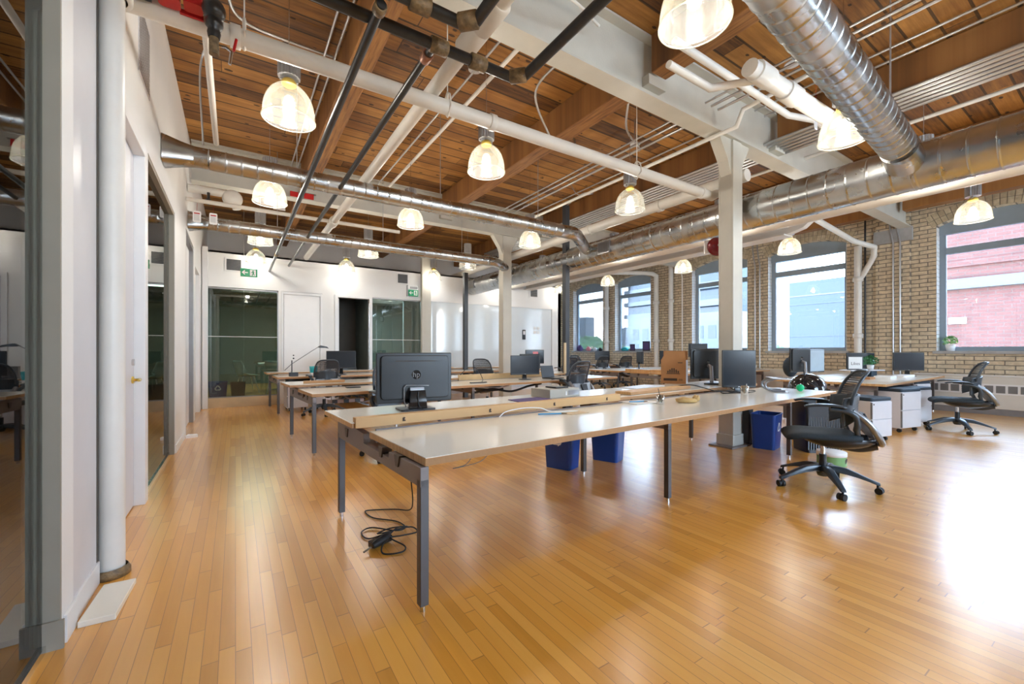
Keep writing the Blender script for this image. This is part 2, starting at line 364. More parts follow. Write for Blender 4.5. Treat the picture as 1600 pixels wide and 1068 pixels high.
def shade(name, col, tr_):
    m, nt, b = newmat(name); nt.nodes.remove(b); out = nt.nodes['Material Output']
    a = N(nt, 'ShaderNodeBsdfTransparent'); a.inputs[0].default_value = (.95, .95, .92, 1)
    tl = N(nt, 'ShaderNodeBsdfTranslucent'); tl.inputs[0].default_value = col+(1,)
    gl = N(nt, 'ShaderNodeBsdfGlossy'); gl.inputs['Roughness'].default_value = .12; gl.inputs[0].default_value = (.9, .9, .9, 1)
    df = N(nt, 'ShaderNodeBsdfDiffuse'); df.inputs[0].default_value = (.8, .8, .75, 1)
    lw = N(nt, 'ShaderNodeLayerWeight'); lw.inputs[0].default_value = .35
    m1 = N(nt, 'ShaderNodeMixShader'); m1.inputs[0].default_value = .35; nt.links.new(tl.outputs[0], m1.inputs[1]); nt.links.new(df.outputs[0], m1.inputs[2])
    m2 = N(nt, 'ShaderNodeMixShader'); nt.links.new(MT(nt, 'ADD', MT(nt, 'MULTIPLY', lw.outputs['Facing'], .30), 1-tr_), m2.inputs[0]); nt.links.new(a.outputs[0], m2.inputs[1]); nt.links.new(m1.outputs[0], m2.inputs[2])
    m3 = N(nt, 'ShaderNodeMixShader'); nt.links.new(MT(nt, 'MULTIPLY', lw.outputs['Fresnel'], .6), m3.inputs[0]); nt.links.new(m2.outputs[0], m3.inputs[1]); nt.links.new(gl.outputs[0], m3.inputs[2])
    nt.links.new(m3.outputs[0], out.inputs[0]); return m
M['shade'] = shade('prismatic lamp glass', (.13, .115, .070), .84)
def emit(name, col, s):
    m, nt, b = newmat(name); b.inputs['Base Color'].default_value = (.8, .8, .8, 1); b.inputs['Emission Color'].default_value = col+(1,); b.inputs['Emission Strength'].default_value = s; return m
M['bulb'] = emit('lit bulb', (1, .92, .76), 3)
# mesh back net
m, nt, b = newmat('chair net'); out = nt.nodes['Material Output']; t = N(nt, 'ShaderNodeTexCoord'); s = N(nt, 'ShaderNodeSeparateXYZ'); nt.links.new(t.outputs['Object'], s.inputs[0])
a1 = MT(nt, 'SINE', MT(nt, 'MULTIPLY', MT(nt, 'ADD', s.outputs['X'], MT(nt, 'MULTIPLY', s.outputs['Z'], .55)), 300)); a2 = MT(nt, 'SINE', MT(nt, 'MULTIPLY', MT(nt, 'SUBTRACT', s.outputs['X'], MT(nt, 'MULTIPLY', s.outputs['Z'], .55)), 300))
hole = MT(nt, 'GREATER_THAN', MT(nt, 'MULTIPLY', a1, a2), .36)
b.inputs['Base Color'].default_value = (.03, .034, .04, 1); b.inputs['Roughness'].default_value = .5
tr = N(nt, 'ShaderNodeBsdfTransparent'); mx = N(nt, 'ShaderNodeMixShader'); nt.links.new(hole, mx.inputs[0]); nt.links.new(b.outputs[0], mx.inputs[1]); nt.links.new(tr.outputs[0], mx.inputs[2]); nt.links.new(mx.outputs[0], out.inputs[0]); M['net'] = m

# ================================================================== SETTING
XL, XW, YF, YB, ZC = -.617, 12.6, 11.3, -5.0, 4.65
WT = .34   # window wall thickness
MB().box(-4.6, 13.0, YB-.3, 15.8, -.2, 0).build('floor', M['floor'])
st(bpy.data.objects['floor'])
st(MB().box(-4.6, 13.0, YB-.3, 16.6, ZC, ZC+.2).build('ceiling', M['deck']))

# window wall with arched openings ----------------------------------------------------
WIN = [(12.45, 14.27), (10.07, 11.80), (6.61, 8.42), (4.20, 6.04), (.80, 2.61), (-1.60, .20), (-4.60, -2.80)]
ZS, ZSP, ZCR = 1.25, 3.93, 4.12
def archz(y, y0, y1):
    w = (y1-y0)/2; h = ZCR-ZSP; Rr = (w*w+h*h)/(2*h); c = (y0+y1)/2; return ZCR-Rr+math.sqrt(Rr*Rr-(y-c)**2)
mb = MB(); edges = [15.6]
for y0, y1 in WIN:
    mb.box(XW, XW+WT, y1, edges[-1], 0, ZC); mb.box(XW, XW+WT, y0, y1, 0, ZS-.06)
    n = 14
    for k in range(n):
        a, b_ = y0+(y1-y0)*k/n, y0+(y1-y0)*(k+1)/n
        mb.prism([(a, archz(a, y0, y1)), (b_, archz(b_, y0, y1)), (b_, ZC), (a, ZC)], XW, XW+WT, 'x')
    edges.append(y0)
mb.box(XW, XW+WT, YB-.3, edges[-1], 0, ZC)
# pilaster beside the girder
mb.box(XW-.06, XW, 3.02, 3.62, 0, 4.42)
st(mb.build('wall_right', M['brick']))
# arch rings
for i, (y0, y1) in enumerate(WIN[:5]):
    w = (y1-y0)/2; h = ZCR-ZSP; Rr = (w*w+h*h)/(2*h); cy = (y0+y1)/2; cz = ZCR-Rr; a0 = math.asin(w/Rr); mb = MB()
    mb.m = 1
    aw = a0+.03
    mb.prism([(cy+(Rr+.002)*sin(-aw+2*aw*k/16), cz+(Rr+.002)*cos(-aw+2*aw*k/16)) for k in range(17)] + [(cy+(Rr+.27)*sin(aw-2*aw*k/16), cz+(Rr+.27)*cos(aw-2*aw*k/16)) for k in range(17)], XW-.003, XW+.02, 'x')
    mb.m = 0
    for ring in range(2):
        nb = 22; r0 = Rr+.004+ring*.135; r1 = r0+.125
        for k in range(nb):
            ta = -aw+2*aw*(k+.06)/nb; tb = -aw+2*aw*(k+.94)/nb
            mb.prism([(cy+r0*sin(ta), cz+r0*cos(ta)), (cy+r0*sin(tb), cz+r0*cos(tb)), (cy+r1*sin(tb), cz+r1*cos(tb)), (cy+r1*sin(ta), cz+r1*cos(ta))], XW-.012, XW+.02, 'x')
    st(mb.build('trim_%d' % (i+1), [M['archbrick'], M['mortar']]))
# windows
for i, (y0, y1) in enumerate(WIN):
    win = st(bpy.data.objects.new('window_%d' % (i+1), None)); C.objects.link(win); win.location = (XW, (y0+y1)/2, ZS); cy = (y0+y1)/2
    hw = (y1-y0)/2; x0, x1 = .2, .28; g = MB()
    fw = .11; zt = 3.745-ZS; tb = 3.32-ZS; tt = 3.46-ZS
    g.box(x0, x1, -hw, -hw+fw, 0, zt).box(x0, x1, hw-fw, hw, 0, zt).box(x0, x1, -hw+fw, hw-fw, 0, .09)
    n = 14
    fas = MB()
    for k in range(n):
        a, b_ = -hw+2*hw*k/n, -hw+2*hw*(k+1)/n
        fas.prism([(a, zt), (b_, zt), (b_, archz(b_+cy, y0, y1)-ZS), (a, archz(a+cy, y0, y1)-ZS)], x0-.03, x1, 'x')
    g.build('window_frame', M['sash'], win, bevel=.006)
    fas.build('head_panel', M['sash'], win)
    MB().box(x0-.02, x1+.01, -hw+fw, hw-fw, tb, tt).build('transom', M['sash'], win, bevel=.006)
    MB().box(x0+.035, x0+.041, -hw+fw-.01, hw-fw+.01, .08, tb).build('pane', M['glass'], win)
    MB().box(x0+.035, x0+.041, -hw+fw-.01, hw-fw+.01, tt, zt).build('pane', M['glass'], win)
    MB().box(-.06, x0+.02, -hw-.05, hw+.05, -.06, 0).build('sill', M['sill'], win, bevel=.004)
    # white painted jambs
    j = MB()
    for s_ in (-1, 1):
        for k in range(30):
            zz = k*.0885; j.box(-.002, x0, s_*(hw-.004)-.004, s_*(hw-.004)+.004, zz+.004, min(zz+.083, ZSP-ZS))
    j.build('jamb', M['reveal'], win)
# timber plate above windows
st(MB().box(XW-.16, XW, YB, 15.5, 4.42, ZC).build('trim_6', M['timber']))
# lintel stone on pilaster
tag(MB().box(XW-.075, XW, 2.98, 3.66, 3.72, 4.02).build('padstone', M['sill']), 'grey bearing stone set in the brick pilaster under the white girder end', 'stone block')

# far wall (left part) -------------------------------------------------------
fx = [(-4.6, -.522), (.843, .90), (1.79, 2.12), (2.93, 2.99), (4.366, 4.62)]
mb = MB()
LZ = 3.45
def wbox(x0, x1, z0, z1): mb.box(x0, x1, YF, YF+.12, z0, z1)
wbox(-.62, 9.4, 2.66, LZ)
wbox(-.62, -.522, 0, 2.66)
for x0, x1 in fx[1:4]: wbox(x0, x1, 0, 2.66)
wbox(4.366, 4.60, 0, 2.66); wbox(9.02, 9.4, 0, 2.66)
wbox(4.60, 9.02, 0, .1)
mb.box(.90, 1.79, YF+.03, YF+.12, 0, 2.66)
mb.box(4.60, 9.02, YF+.06, YF+.12, .1, 2.72)
mb.box(-.62, 9.4, 13.7, 13.85, LZ, ZC)        # upper wall set back
mb.box(-.62, 9.4, YF, 13.7, LZ-.04, LZ)
mb.box(9.28, 9.4, YF, 15.6, 0, LZ); mb.box(9.28, 9.4, 13.7, 15.6, LZ, ZC); mb.box(-.72, -.62, YF, 13.85, LZ, ZC)
st(mb.build('wall_far', M['white']))
st(MB().box(9.3, XW+WT, 15.5, 15.7, 0, ZC).build('wall_alcove', M['white']))
# back wall (behind camera) with unseen openings added to let in fill daylight
mb = MB(); BW = [(3.1, 6.3), (10.9, 12.4)]; e = -4.6
for a, b_ in BW:
    mb.box(e, a, YB-.3, YB, 0, ZC); mb.box(a, b_, YB-.3, YB, 0, 1.25); mb.box(a, b_, YB-.3, YB, 3.8, ZC); e = b_
mb.box(e, 13, YB-.3, YB, 0, ZC)
st(mb.build('wall_back', M['white']))
# kerb (raised floor edge) below far glass
st(MB().box(-.522, .843, YF-.02, YF+.12, 0, .215).build('trim_7', M['oak']))
st(MB().box(3.0, 4.366, YF, YF+.12, 0, .1).build('trim_8', M['trimw']))

# offices behind the far glass
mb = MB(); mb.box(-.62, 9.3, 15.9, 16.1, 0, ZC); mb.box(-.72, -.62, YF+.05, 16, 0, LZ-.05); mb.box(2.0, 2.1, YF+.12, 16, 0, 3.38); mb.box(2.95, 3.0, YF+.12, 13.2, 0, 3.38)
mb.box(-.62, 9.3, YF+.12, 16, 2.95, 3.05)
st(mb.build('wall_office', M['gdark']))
st(MB().box(-.62, 2.0, YF+.12, 15.9, 0, .2).build('floor_office', M['floor']))
st(MB().box(2.1, 2.95, 12.9, 13.0, 0, 2.95).build('wall_closet', M['doordark']))
st(MB().box(4.5, 9.3, 13.2, 13.3, 0, 2.95).build('wall_meeting', M['white']))

def glazing(name, x0, x1, z0, z1, y, muls=(), rail=None, mat='glassg'):
    w = st(bpy.data.objects.new(name, None)); C.objects.link(w); w.location = ((x0+x1)/2, y, z0); cx = (x0+x1)/2; h = z1-z0
    xs = [x0]+list(muls)+[x1]
    for a, b_ in zip(xs, xs[1:]): MB().box(a-cx+.004, b_-cx-.004, -.006, .006, 0, h).build('pane', M[mat], w)
    f = MB(); f.box(x0-cx, x1-cx, -.02, .02, h-.03, h).box(x0-cx, x1-cx, -.02, .02, 0, .02).box(x0-cx, x0-cx+.02, -.02, .02, 0, h).box(x1-cx-.02, x1-cx, -.02, .02, 0, h)
    f.build('window_frame', M['chairg'], w)
    if rail: MB().box(x0-cx, x1-cx, -.008, .008, rail-z0-.006, rail-z0+.006).build('glazing_bar', M['trimw'], w)
    return w
glazing('window_8', -.522, .843, .215, 2.65, YF+.05, (.158,), 1.57)
glazing('window_9', 3.0, 4.366, .1, 2.66, YF+.05, (3.55, 3.8), 1.55)
# white back-painted glass boards
for k, (a, b_) in enumerate([(4.66, 5.76), (5.78, 7.12), (7.16, 9.0)]):
    g_ = MB().box(a, b_, YF+.02, YF+.035, .12, 2.72 if k < 2 else 2.66).build('glass_board', pm('white glass board', (.72, .78, .82), .06, var=.01, coat=.6))
    tag(g_, ['tall glossy white glass wall panel right of the white corner post', 'wide glossy white glass wall panel behind the dark grey power pole', 'glossy white glass wall panel farthest right beside the brick wall'][k], 'glass panel', 'white glass wall panels on the far wall')
# far door (open doorway with leaf folded in)
d = st(bpy.data.objects.new('door_1', None)); C.objects.link(d); d.location = (2.55, YF, 0)
f = MB(); f.box(-.47, -.39, -.03, .14, 0, 2.66).box(.38, .45, -.03, .14, 0, 2.66).box(-.39, .38, -.03, .14, 2.60, 2.66); f.build('door_frame', M['trimw'], d, bevel=.004)
MB().box(-.385, -.345, .1, .92, .01, 2.58).build('door_leaf', M['ped'], d)
MB().tube([(-.32, .8, 1.0), (-.32, .8, 2.0)], .012).build('door_handle', M['chrome'], d)
MB().box(.37, .39, -.01, .02, .1, 2.5).build('strike_strip', M['chrome'], d)
d = st(bpy.data.objects.new('door_2', None)); C.objects.link(d); d.location = (1.345, YF, 0)
f = MB(); f.box(-.445, -.40, -.02, .03, 0, 2.64).box(.40, .445, -.02, .03, 0, 2.64).box(-.40, .40, -.02, .03, 2.59, 2.64); f.build('door_frame', M['trimw'], d, bevel=.004)
MB().box(-.39, .39, 0, .028, .01, 2.585).build('door_leaf', M['signw'], d, bevel=.004)
# corner post on the far wall
tag(MB().box(4.33, 4.60, YF-.12, YF-.002, 0, 3.9).build('corner_post', M['steelw'], bevel=.01), 'white square post standing in front of the far wall beside the second exit sign', 'post')
tag(MB().box(-.60, -.50, YF-.09, YF-.002, 0, 3.5).build('corner_board', M['trimw'], bevel=.004), 'narrow cream vertical board at the far left corner of the room', 'trim board')
st(MB().box(4.6, 9.3, YF-.012, YF, 0, .1).build('baseboard_far', M['trimw']))

# left wall ------------------------------------------------------------------
GX = -.675
mb = MB()
mb.box(-.72, XL, 2.55, 2.70, 0, ZC)
mb.box(-.72, XL-.012, 2.70, 3.10, 0, ZC)
mb.box(-.72, -.66, 3.10, 3.62, 0, ZC)
mb.box(-.72, XL, 3.62, 4.60, 2.90, ZC)
mb.box(-.72, XL, 4.60, 6.56, 2.92, ZC); mb.box(-.72, XL, 4.54, 4.66, 0, 2.92)
mb.box(-.72, XL, 6.56, 7.92, 0, ZC)
mb.box(-.72, XL, 7.92, 9.35, 3.08, ZC)
mb.box(-.72, XL, 9.35, 9.6, 0, ZC); mb.box(-.72, XL, 9.6, 10.75, 2.8, ZC); mb.box(-.72, XL, 10.75, YF, 0, ZC)
mb.box(-.72, XL, YB, 2.55, 4.4, ZC)
st(mb.build('wall_left', M['white']))
st(MB().box(-.73, XL-.001, 2.535, 2.552, 0, ZC).box(-.73, XL+.012, 2.522, 2.535, 0, .12).build('trim_9', M['beige']))
b_ = MB(); b_.box(XL, XL+.014, 2.56, 2.70, 0, .12).box(XL-.01, XL+.006, 2.70, 3.12, .0, .12).box(XL, XL+.014, 6.58, 7.6, 0, .10).box(XL, XL+.014, 3.62, 3.66, 0, .1)
st(b_.build('baseboard_left', M['trimw'], bevel=.003))
st(MB().box(XL-.012, XL-.004, 2.702, 3.1, .12, ZC).build('trim_10', M['ped']))
# cracks between boards
st(MB().box(XL-.011, XL-.003, 2.695, 2.708, .12, 4.4).box(XL-.011, XL-.002, 3.10, 3.14, .05, 4.4).build('trim_11', M['doordark']))
def sideglass(name, y0, y1, z1, z0=.0, n=1, top=True):
    w = st(bpy.data.objects.new(name, None)); C.objects.link(w); w.location = (GX, (y0+y1)/2, z0); c = (y0+y1)/2
    for k in range(n):
        a = y0+(y1-y0)*k/n; b2 = y0+(y1-y0)*(k+1)/n
        MB().box(-.006, .006, a-c+.003, b2-c-.003, .03, z1-z0).build('pane', M['glassg'], w)
    MB().box(-.018, .018, y0-c, y1-c, 0, .03).build('floor_rail', M['chrome'], w)
    if top: MB().box(-.02, .05, y0-c, y1-c, z1-z0, z1-z0+.03).build('head_rail', M['beige'], w)
    return w
sideglass('window_10', YB, 2.53, 4.38)
w = sideglass('window_11', 4.67, 6.53, 2.89)
MB().box(.0, .055, .905, .935, 0, 2.9).build('window_frame', M['beige'], w)
# door in left wall
d = st(bpy.data.objects.new('door_3', None)); C.objects.link(d); d.location = (-.686, 4.08, 0)
f = MB(); f.box(-.03, .072, .44, .52, 0, 2.92).box(-.03, .072, -.46, -.40, 0, 2.92).box(-.03, .072, -.40, .44, 2.83, 2.92); f.build('door_frame', M['trimw'], d, bevel=.004)
MB().box(-.03, .0, -.395, .435, .01, 2.825).build('door_leaf', M['ped'], d)
h = MB(); h.cyl(0, 0, 0, .012, .028).tube([(0, 0, .0), (0, 0, .05), (0, -.1, .055)], .009)
ho = h.build('door_handle', M['brass'], d); ho.rotation_euler = (0, R(90), 0); ho.location = (0, .37, 1.02)
h = MB().cyl(0, 0, 0, .016, .026); ho = h.build('deadbolt', M['chrome'], d); ho.rotation_euler = (0, R(90), 0); ho.location = (0, .37, 1.16)
d = st(bpy.data.objects.new('door_4', None)); C.objects.link(d); d.location = (-.70, 8.63, 0)
f = MB(); f.box(-.02, .08, -.70, -.62, 0, 3.06).box(-.02, .08, .62, .70, 0, 3.06).box(-.02, .08, -.62, .62, 3.0, 3.06); f.build('door_frame', M['chairg'], d, bevel=.004)
MB().box(-.02, .01, -.62, -.1, .02, 3.0).build('pane', M['glassg'], d)
MB().box(-.02, .02, -.1, .62, .01, 3.0).build('door_leaf', M['trimw'], d)
st(MB().box(-.71, -.68, 9.6, 10.75, 0, 2.8).build('door_5', M['trimw']))
# office behind left glass
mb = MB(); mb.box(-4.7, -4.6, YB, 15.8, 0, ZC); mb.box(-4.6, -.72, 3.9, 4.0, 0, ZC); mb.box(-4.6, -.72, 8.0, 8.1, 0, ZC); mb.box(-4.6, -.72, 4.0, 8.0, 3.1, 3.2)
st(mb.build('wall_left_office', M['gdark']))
# perforated grille high on left wall
g = empty('wall_grille', (XL, 4.47, 3.66), 0, 'perforated metal air grille high on the left white wall', 'vent')
MB().box(0, .006, -.24, .24, -.28, .28).build('plate', M['ped'], g)
h = MB()
for a in range(11):
    for c in range(13): h.box(.0061, .0075, -.22+a*.041, -.22+a*.041+.026, -.26+c*.041, -.26+c*.041+.026)
h.build('perforations', M['chairg'], g)
# fallen baseboard + broken piece
tag(MB().box(XL+.03, XL+.16, 2.66, 3.02, .0, .028, rz=R(-3)).build('loose_board', M['lam'], bevel=.003), 'short cream board lying on the floor at the foot of the near left wall', 'board')
tag(MB().prism([(0, 0), (.14, .03), (.12, .10), (.02, .12)], 0, .04, 'z').build('plaster_chunk', M['signw'], loc=(XL+.02, 7.6, 0.0)), 'broken white baseboard piece on the floor by the left wall past the glass', 'debris')
# round white down pipe near camera
p = empty('drain_pipe', (-.583, 3.2, 0), 0, 'thick round white drain pipe against the left wall near the camera', 'pipe')
MB().cyl(0, 0, .03, 3.99, .062, n=32).build('pipe', M['pipew'], p)
MB().lathe([(.074, 0), (.086, .0), (.086, .028), (.074, .05)], 28).build('floor_collar', M['fit'], p)
MB().lathe([(.073, 0), (.095, .0), (.095, .12), (.073, .14)], 28).build('upper_collar', M['pipew'], p, loc=(0, 0, 3.22))

# ================================================================== STRUCTURE: beams, girders, columns
def sb(x0, x1, y0, y1, z0, z1): return MB().box(x0, x1, y0, y1, z0, z1)
n_b = 0
for k, x in enumerate([1.11, 3.86, 6.60, 9.35, 12.0]):
    for (ya, yb) in ((YB, 2.985), (3.215, 8.485), (8.715, 13.69)):
        if k == 4 and ya < 3: pass
        o = sb(x-.12, x+.12, ya, yb, 4.24, ZC-.002).build('timber_beam', M['timber'], bevel=.012)
        seg = {YB: 'nearest the camera', 3.215: 'in the middle bay', 8.715: 'in the bay nearest the far wall'}[ya]
        ordn = ['first', 'second', 'third', 'fourth', 'fifth'][k]
        tag(o, 'rough brown timber ceiling beam, %s line from the left wall, %s' % (ordn, seg), 'beam', 'timber ceiling beams')
for k, y in enumerate([3.1, 8.6]):
    g = empty('steel_girder', (6.0, y, 4.0), 0, ['wide cream painted steel ceiling girder crossing above the near column', 'cream painted steel ceiling girder behind the upper small duct'][k], 'girder', 'steel ceiling girders')
    x0, x1 = -6.6, 6.58
    MB().box(x0, x1, -.11, .11, 0, .022).build('bottom_flange', M['steelw'], g)
    MB().box(x0, x1, -.012, .012, .022, ZC-4.0-.024).build('web', M['steelw'], g)
    MB().box(x0, x1, -.11, .11, ZC-4.0-.024, ZC-4.0-.001).build('top_flange', M['steelw'], g)
    for j, x in enumerate([1.11, 3.86, 6.60, 9.35]):
        MB().box(x-6-.14, x-6+.14, -.105, -.013, .13, .235).box(x-6-.14, x-6+.14, .013, .105, .13, .235).build('bearing_block', M['steelw'], g)
for k, (x, y, lab) in enumerate([(5.5, 3.11, 'cream painted steel column rising through the near bench beside the two screens'), (5.42, 8.6, 'cream painted steel column in the middle distance behind the front-facing monitor')]):
    c = empty('steel_column', (x, y, 0), 0, lab, 'column', 'cream steel columns')
    MB().box(-.11, .085, -.1, -.075, .02, 3.99).box(-.11, .085, .075, .1, .02, 3.99).box(-.11, -.085, -.075, .075, .02, 3.99).box(.06, .085, -.075, .075, .02, 3.99).build('shaft', M['steelw'], c, bevel=.004)
    MB().box(.0851, .135, -.085, -.07, .02, 3.99).box(.0851, .135, .03, .045, .02, 3.99).build('channel_lip', M['steelw'], c)
    MB().prism([(-.11, 3.55), (.12, 3.55), (.17, 3.72), (.32, 3.97), (.32, 3.999), (-.36, 3.999), (-.36, 3.97), (-.18, 3.72)], -.07, .07, 'y').build('capital', M['steelw'], c)
    MB().box(-.24, .20, -.16, .16, 0, .02).build('base_plate', M['framel'], c)
    MB().box(-.14, .12, -.115, .115, .02, .16).build('plinth_sleeve', M['steelw'], c, bevel=.006)
# power poles
for (x, y, h0, h1, lab) in [(5.80, 6.80, .0, 4.29, 'tall charcoal power pole rising from the second bench in front of the brick windows'), (5.2, 10.25, .0, 3.36, 'charcoal power pole standing before the white glass wall panels'), (5.80, 3.05, .0, .69, 'short charcoal cable column under the near bench beside the cream column')]:
    p = empty('power_pole', (x, y, 0), 0, lab, 'power pole', 'charcoal power poles')
    MB().box(-.055, .055, -.055, .055, h0+.01, h1).build('pole', M['greycol'], p, bevel=.006)
    MB().box(-.07, .07, -.07, .07, 0, .012).build('base_plate', M['greycol'], p)
tag(MB().box(5.66, 5.71, 6.68, 6.71, .79, 1.42).build('wood_post', M['oak']), 'short pale wooden stick standing beside the tall charcoal power pole', 'post')

# ================================================================== DUCTS
def spiral(mb, p0, p1, r, pitch=.15, n=36, seam=.0045):
    p0, p1 = Vector(p0), Vector(p1); L = (p1-p0).length; k = max(1, int(L/pitch)); pts = []; rr = []
    for i in range(k):
        a = i*pitch
        for off, dr in ((0, 0), (.006, 0), (pitch-.030, 0), (pitch-.022, 0), (pitch-.016, seam), (pitch-.008, seam), (pitch-.002, 0)):
            if a+off < L: pts.append(p0+(p1-p0)*((a+off)/L)); rr.append(r+dr)
    pts.append(p1); rr.append(r); mb.tube(pts, rr, n)
du = empty('spiral_duct', (5.95, 3.1, 3.17), 0, 'largest silver spiral duct running the room length behind the near column', 'duct', 'silver spiral ducts')
mb = MB(); spiral(mb, (0, YB+.1-3.1, 0), (0, YF-.01-3.1, 0), .235, .19, 44, .005); mb.build('duct_run', M['duct'], du)
for (yy, lab) in ((5.75, 1), (11.0, 2)):
    v = MB(); v.box(-.258, -.225, yy-3.1-.28, yy-3.1+.02, -.12, .10); vo = v.build('air_register', M['chairg'], du)
    v = MB()
    for k in range(7): v.box(-.262, -.257, yy-3.1-.265+k*.038, yy-3.1-.245+k*.038, -.10, .08)
    v.build('louvre', M['grille'], vo)
mb = MB()
for yy in (-2.0, 1.4, 4.6, 7.6, 9.9):
    mb.tube([(0, yy-3.1-.01, 0), (0, yy-3.1+.01, 0)], .242, 40)
mb.build('joint_band', M['cond'], du)
for k, (y, z, xe, lab) in enumerate([(5.5, 3.27, 4.70, 'upper small silver spiral duct crossing the ceiling from the left wall'), (8.25, 3.27, 4.75, 'farther small silver spiral duct crossing below the far ceiling')]):
    du = empty('spiral_duct', (0, y, z), 0, lab, 'duct', 'silver spiral ducts')
    mb = MB(); spiral(mb, (-.36, 0, 0), (xe, 0, 0), .106, .145, 28, .004)
    mb.build('duct_run', M['duct'], du)
    mb = MB(); q = [(-.62, rr_) for rr_ in (0,)]
    poly = lambda r_, sq: [((r_*cos(a)) if not sq else max(-r_, min(r_, 1.42*r_*cos(a))), (r_*sin(a)) if not sq else max(-r_, min(r_, 1.42*r_*sin(a)))) for a in [2*pi*i/24 for i in range(24)]]
    A_ = [(-.612, u, v) for u, v in poly(.13, True)]; B_ = [(-.36, u, v) for u, v in poly(.107, False)]
    mb.add(A_+B_, [(i, (i+1) % 24, (i+1) % 24+24, i+24) for i in range(24)], True); mb.build('wall_transition', M['duct'], du)
    mb = MB(); mb.tube([(xe, 0, 0), (xe+.07, 0, 0)], .111, 28); mb.tube([(xe+.03, 0, 0), (xe+.16, 0, 0), (xe+.30, .06, -.01), (xe+.85, .48, -.04), (5.72, .48+(5.72-xe-.85)*.55, -.05)], .106, 28)
    mb.build('elbow', M['duct'], du)
    mb = MB()
    for x in (.6, 2.4, 4.1): mb.tube([(x, 0, .1), (x, 0, ZC-z)], .005, 6)
    mb.build('hanger_rod', M['cond'], du)
du = empty('spiral_duct', (5.95, 1.42, 3.17), 0, 'bluish silver spiral duct running from the top edge down into the largest duct', 'duct', 'silver spiral ducts')
mb = MB(); spiral(mb, (-8.0, -.65, .12), (-.52, -.03, .07), .142, .13, 36, .0045); mb.build('duct_run', M['duct'], du)
mb = MB(); mb.tube([(-.52, -.03, .07), (-.44, -.025, .065)], .150, 36); mb.tube([(-.46, -.025, .065), (-.20, 0, .02)], [.145, .16], 36); mb.build('joint_collar', M['duct'], du)
mb = MB()
for x in (-5.2, -3.2, -1.0): mb.tube([(x, -.05+x*.045, .2), (x, -.05+x*.045, ZC-3.18)], .007, 8)
mb.build('hanger_rod', M['cond'], du)

# ================================================================== PIPES
def pipe(name, pts, r, mat, lab, cat='pipe', group=None, joints=(), jm=None, jr=1.35, n=16, jl=.05, smooth_pts=False):
    P = bez(pts) if smooth_pts else [Vector(p) for p in pts]
    e = empty(name, tuple(P[0]), 0, lab, cat, group); o = P[0]
    MB().tube([p-o for p in P], r, n).build('pipe_run', M[mat], e)
    for (a, d_) in joints:
        a = Vector(a)-o; d_ = Vector(d_).normalized()*jl
        MB().tube([a-d_, a-d_*.9, a+d_*.9, a+d_], [r*1.15, r*jr, r*jr, r*1.15], n).build('coupling', M[jm or mat], e)
    return e
GP = 'white ceiling pipes'; GB = 'black iron ceiling pipes'
e = pipe('sprinkler_main', [(-.61, 3.4, 3.36), (5.55, 3.4, 3.40), (5.66, 3.4, 3.46)], .062, 'pipew', 'long white sprinkler main crossing the ceiling from upper left to the near column', 'pipe', GP,
     [((.0, 3.4, 3.364), (1, 0, 0)), ((5.3, 3.4, 3.395), (1, 0, 0)), ((2.0, 3.4, 3.377), (1, 0, 0))], jl=.03, jr=1.2)
for x in (.05, 1.55, 4.0):
    MB().tube([(x+.61, 0, .05), (x+.61, 0, .14)], .012, 8).tube([(x+.61, 0, .14), (x+.61, 0, 1.28)], .005, 6).tube([(x+.61, -.075, 0.01), (x+.61, -.05, .11), (x+.61, 0, .15), (x+.61, .05, .11), (x+.61, .075, 0.01), (x+.61, .0, -.066), (x+.61, -.075, .01)], .007, 6).build('hanger_clamp', M['pipew'], e)
pipe('insulated_pipe', [(5.72, 3.0, 3.60), (5.72, 13.65, 3.56)], .085, 'pipew', 'white insulated pipe hugging the top of the largest duct beyond the column', 'pipe', GP, [((5.72, 3.3, 3.60), (0, 1, 0)), ((5.72, 4.4, 3.59), (0, 1, 0)), ((5.72, 6.0, 3.59), (0, 1, 0))], jl=.04, jr=1.15)
pipe('insulated_pipe', [(7.3, YB+.1, 3.41), (7.3, YF-.02, 3.41)], .2, 'pipew', 'fat white insulated pipe running below and behind the largest duct', 'pipe', GP, n=28)
pipe('ceiling_pipe', [(1.43, .8, 3.5), (1.43, YF-.02, 3.5)], .06, 'pipew', 'white pipe running toward the far wall, crossing behind the long sprinkler main', 'pipe', GP, [((1.43, 2.7, 3.5), (0, 1, 0)), ((1.43, 2.45, 3.5), (0, 1, 0)), ((1.43, 7.9, 3.5), (0, 1, 0))], jl=.14, jr=1.35)
pipe('ceiling_pipe', [(2.31, 3.2, 4.2), (2.31, 8.4, 4.2)], .022, 'pipew', 'thin white pipe running lengthwise above the second row lamp', 'pipe', GP)
pipe('ceiling_pipe', [(5.05, 2.0, 4.16), (5.05, 2.70, 4.12), (5.05, 2.78, 3.95), (5.05, 7.4, 3.95)], .024, 'pipew', 'thin cream pipe with an elbow passing in front of the near column head', 'pipe', GP)
pipe('ceiling_pipe', [(-.164, 3.46, 3.36), (-.164, 5.25, 3.36)], .024, 'pipew', 'thin white branch pipe below the upper left corner of the sprinkler main', 'pipe', GP)
pipe('ceiling_pipe', [(-.61, 7.87, 3.5), (2.6, 7.87, 3.5)], .032, 'pipew', 'slim white pipe crossing between the two small ducts', 'pipe', GP)
pipe('ceiling_pipe', [(3.75, 1.95, 3.72), (5.35, 1.9, 3.70)], .075, 'pipew', 'short fat cream capped pipe right of the near column head', 'pipe', GP, [((3.95, 1.94, 3.72), (1, 0, 0)), ((4.45, 1.93, 3.71), (1, 0, 0))], jl=.12, jr=1.2)
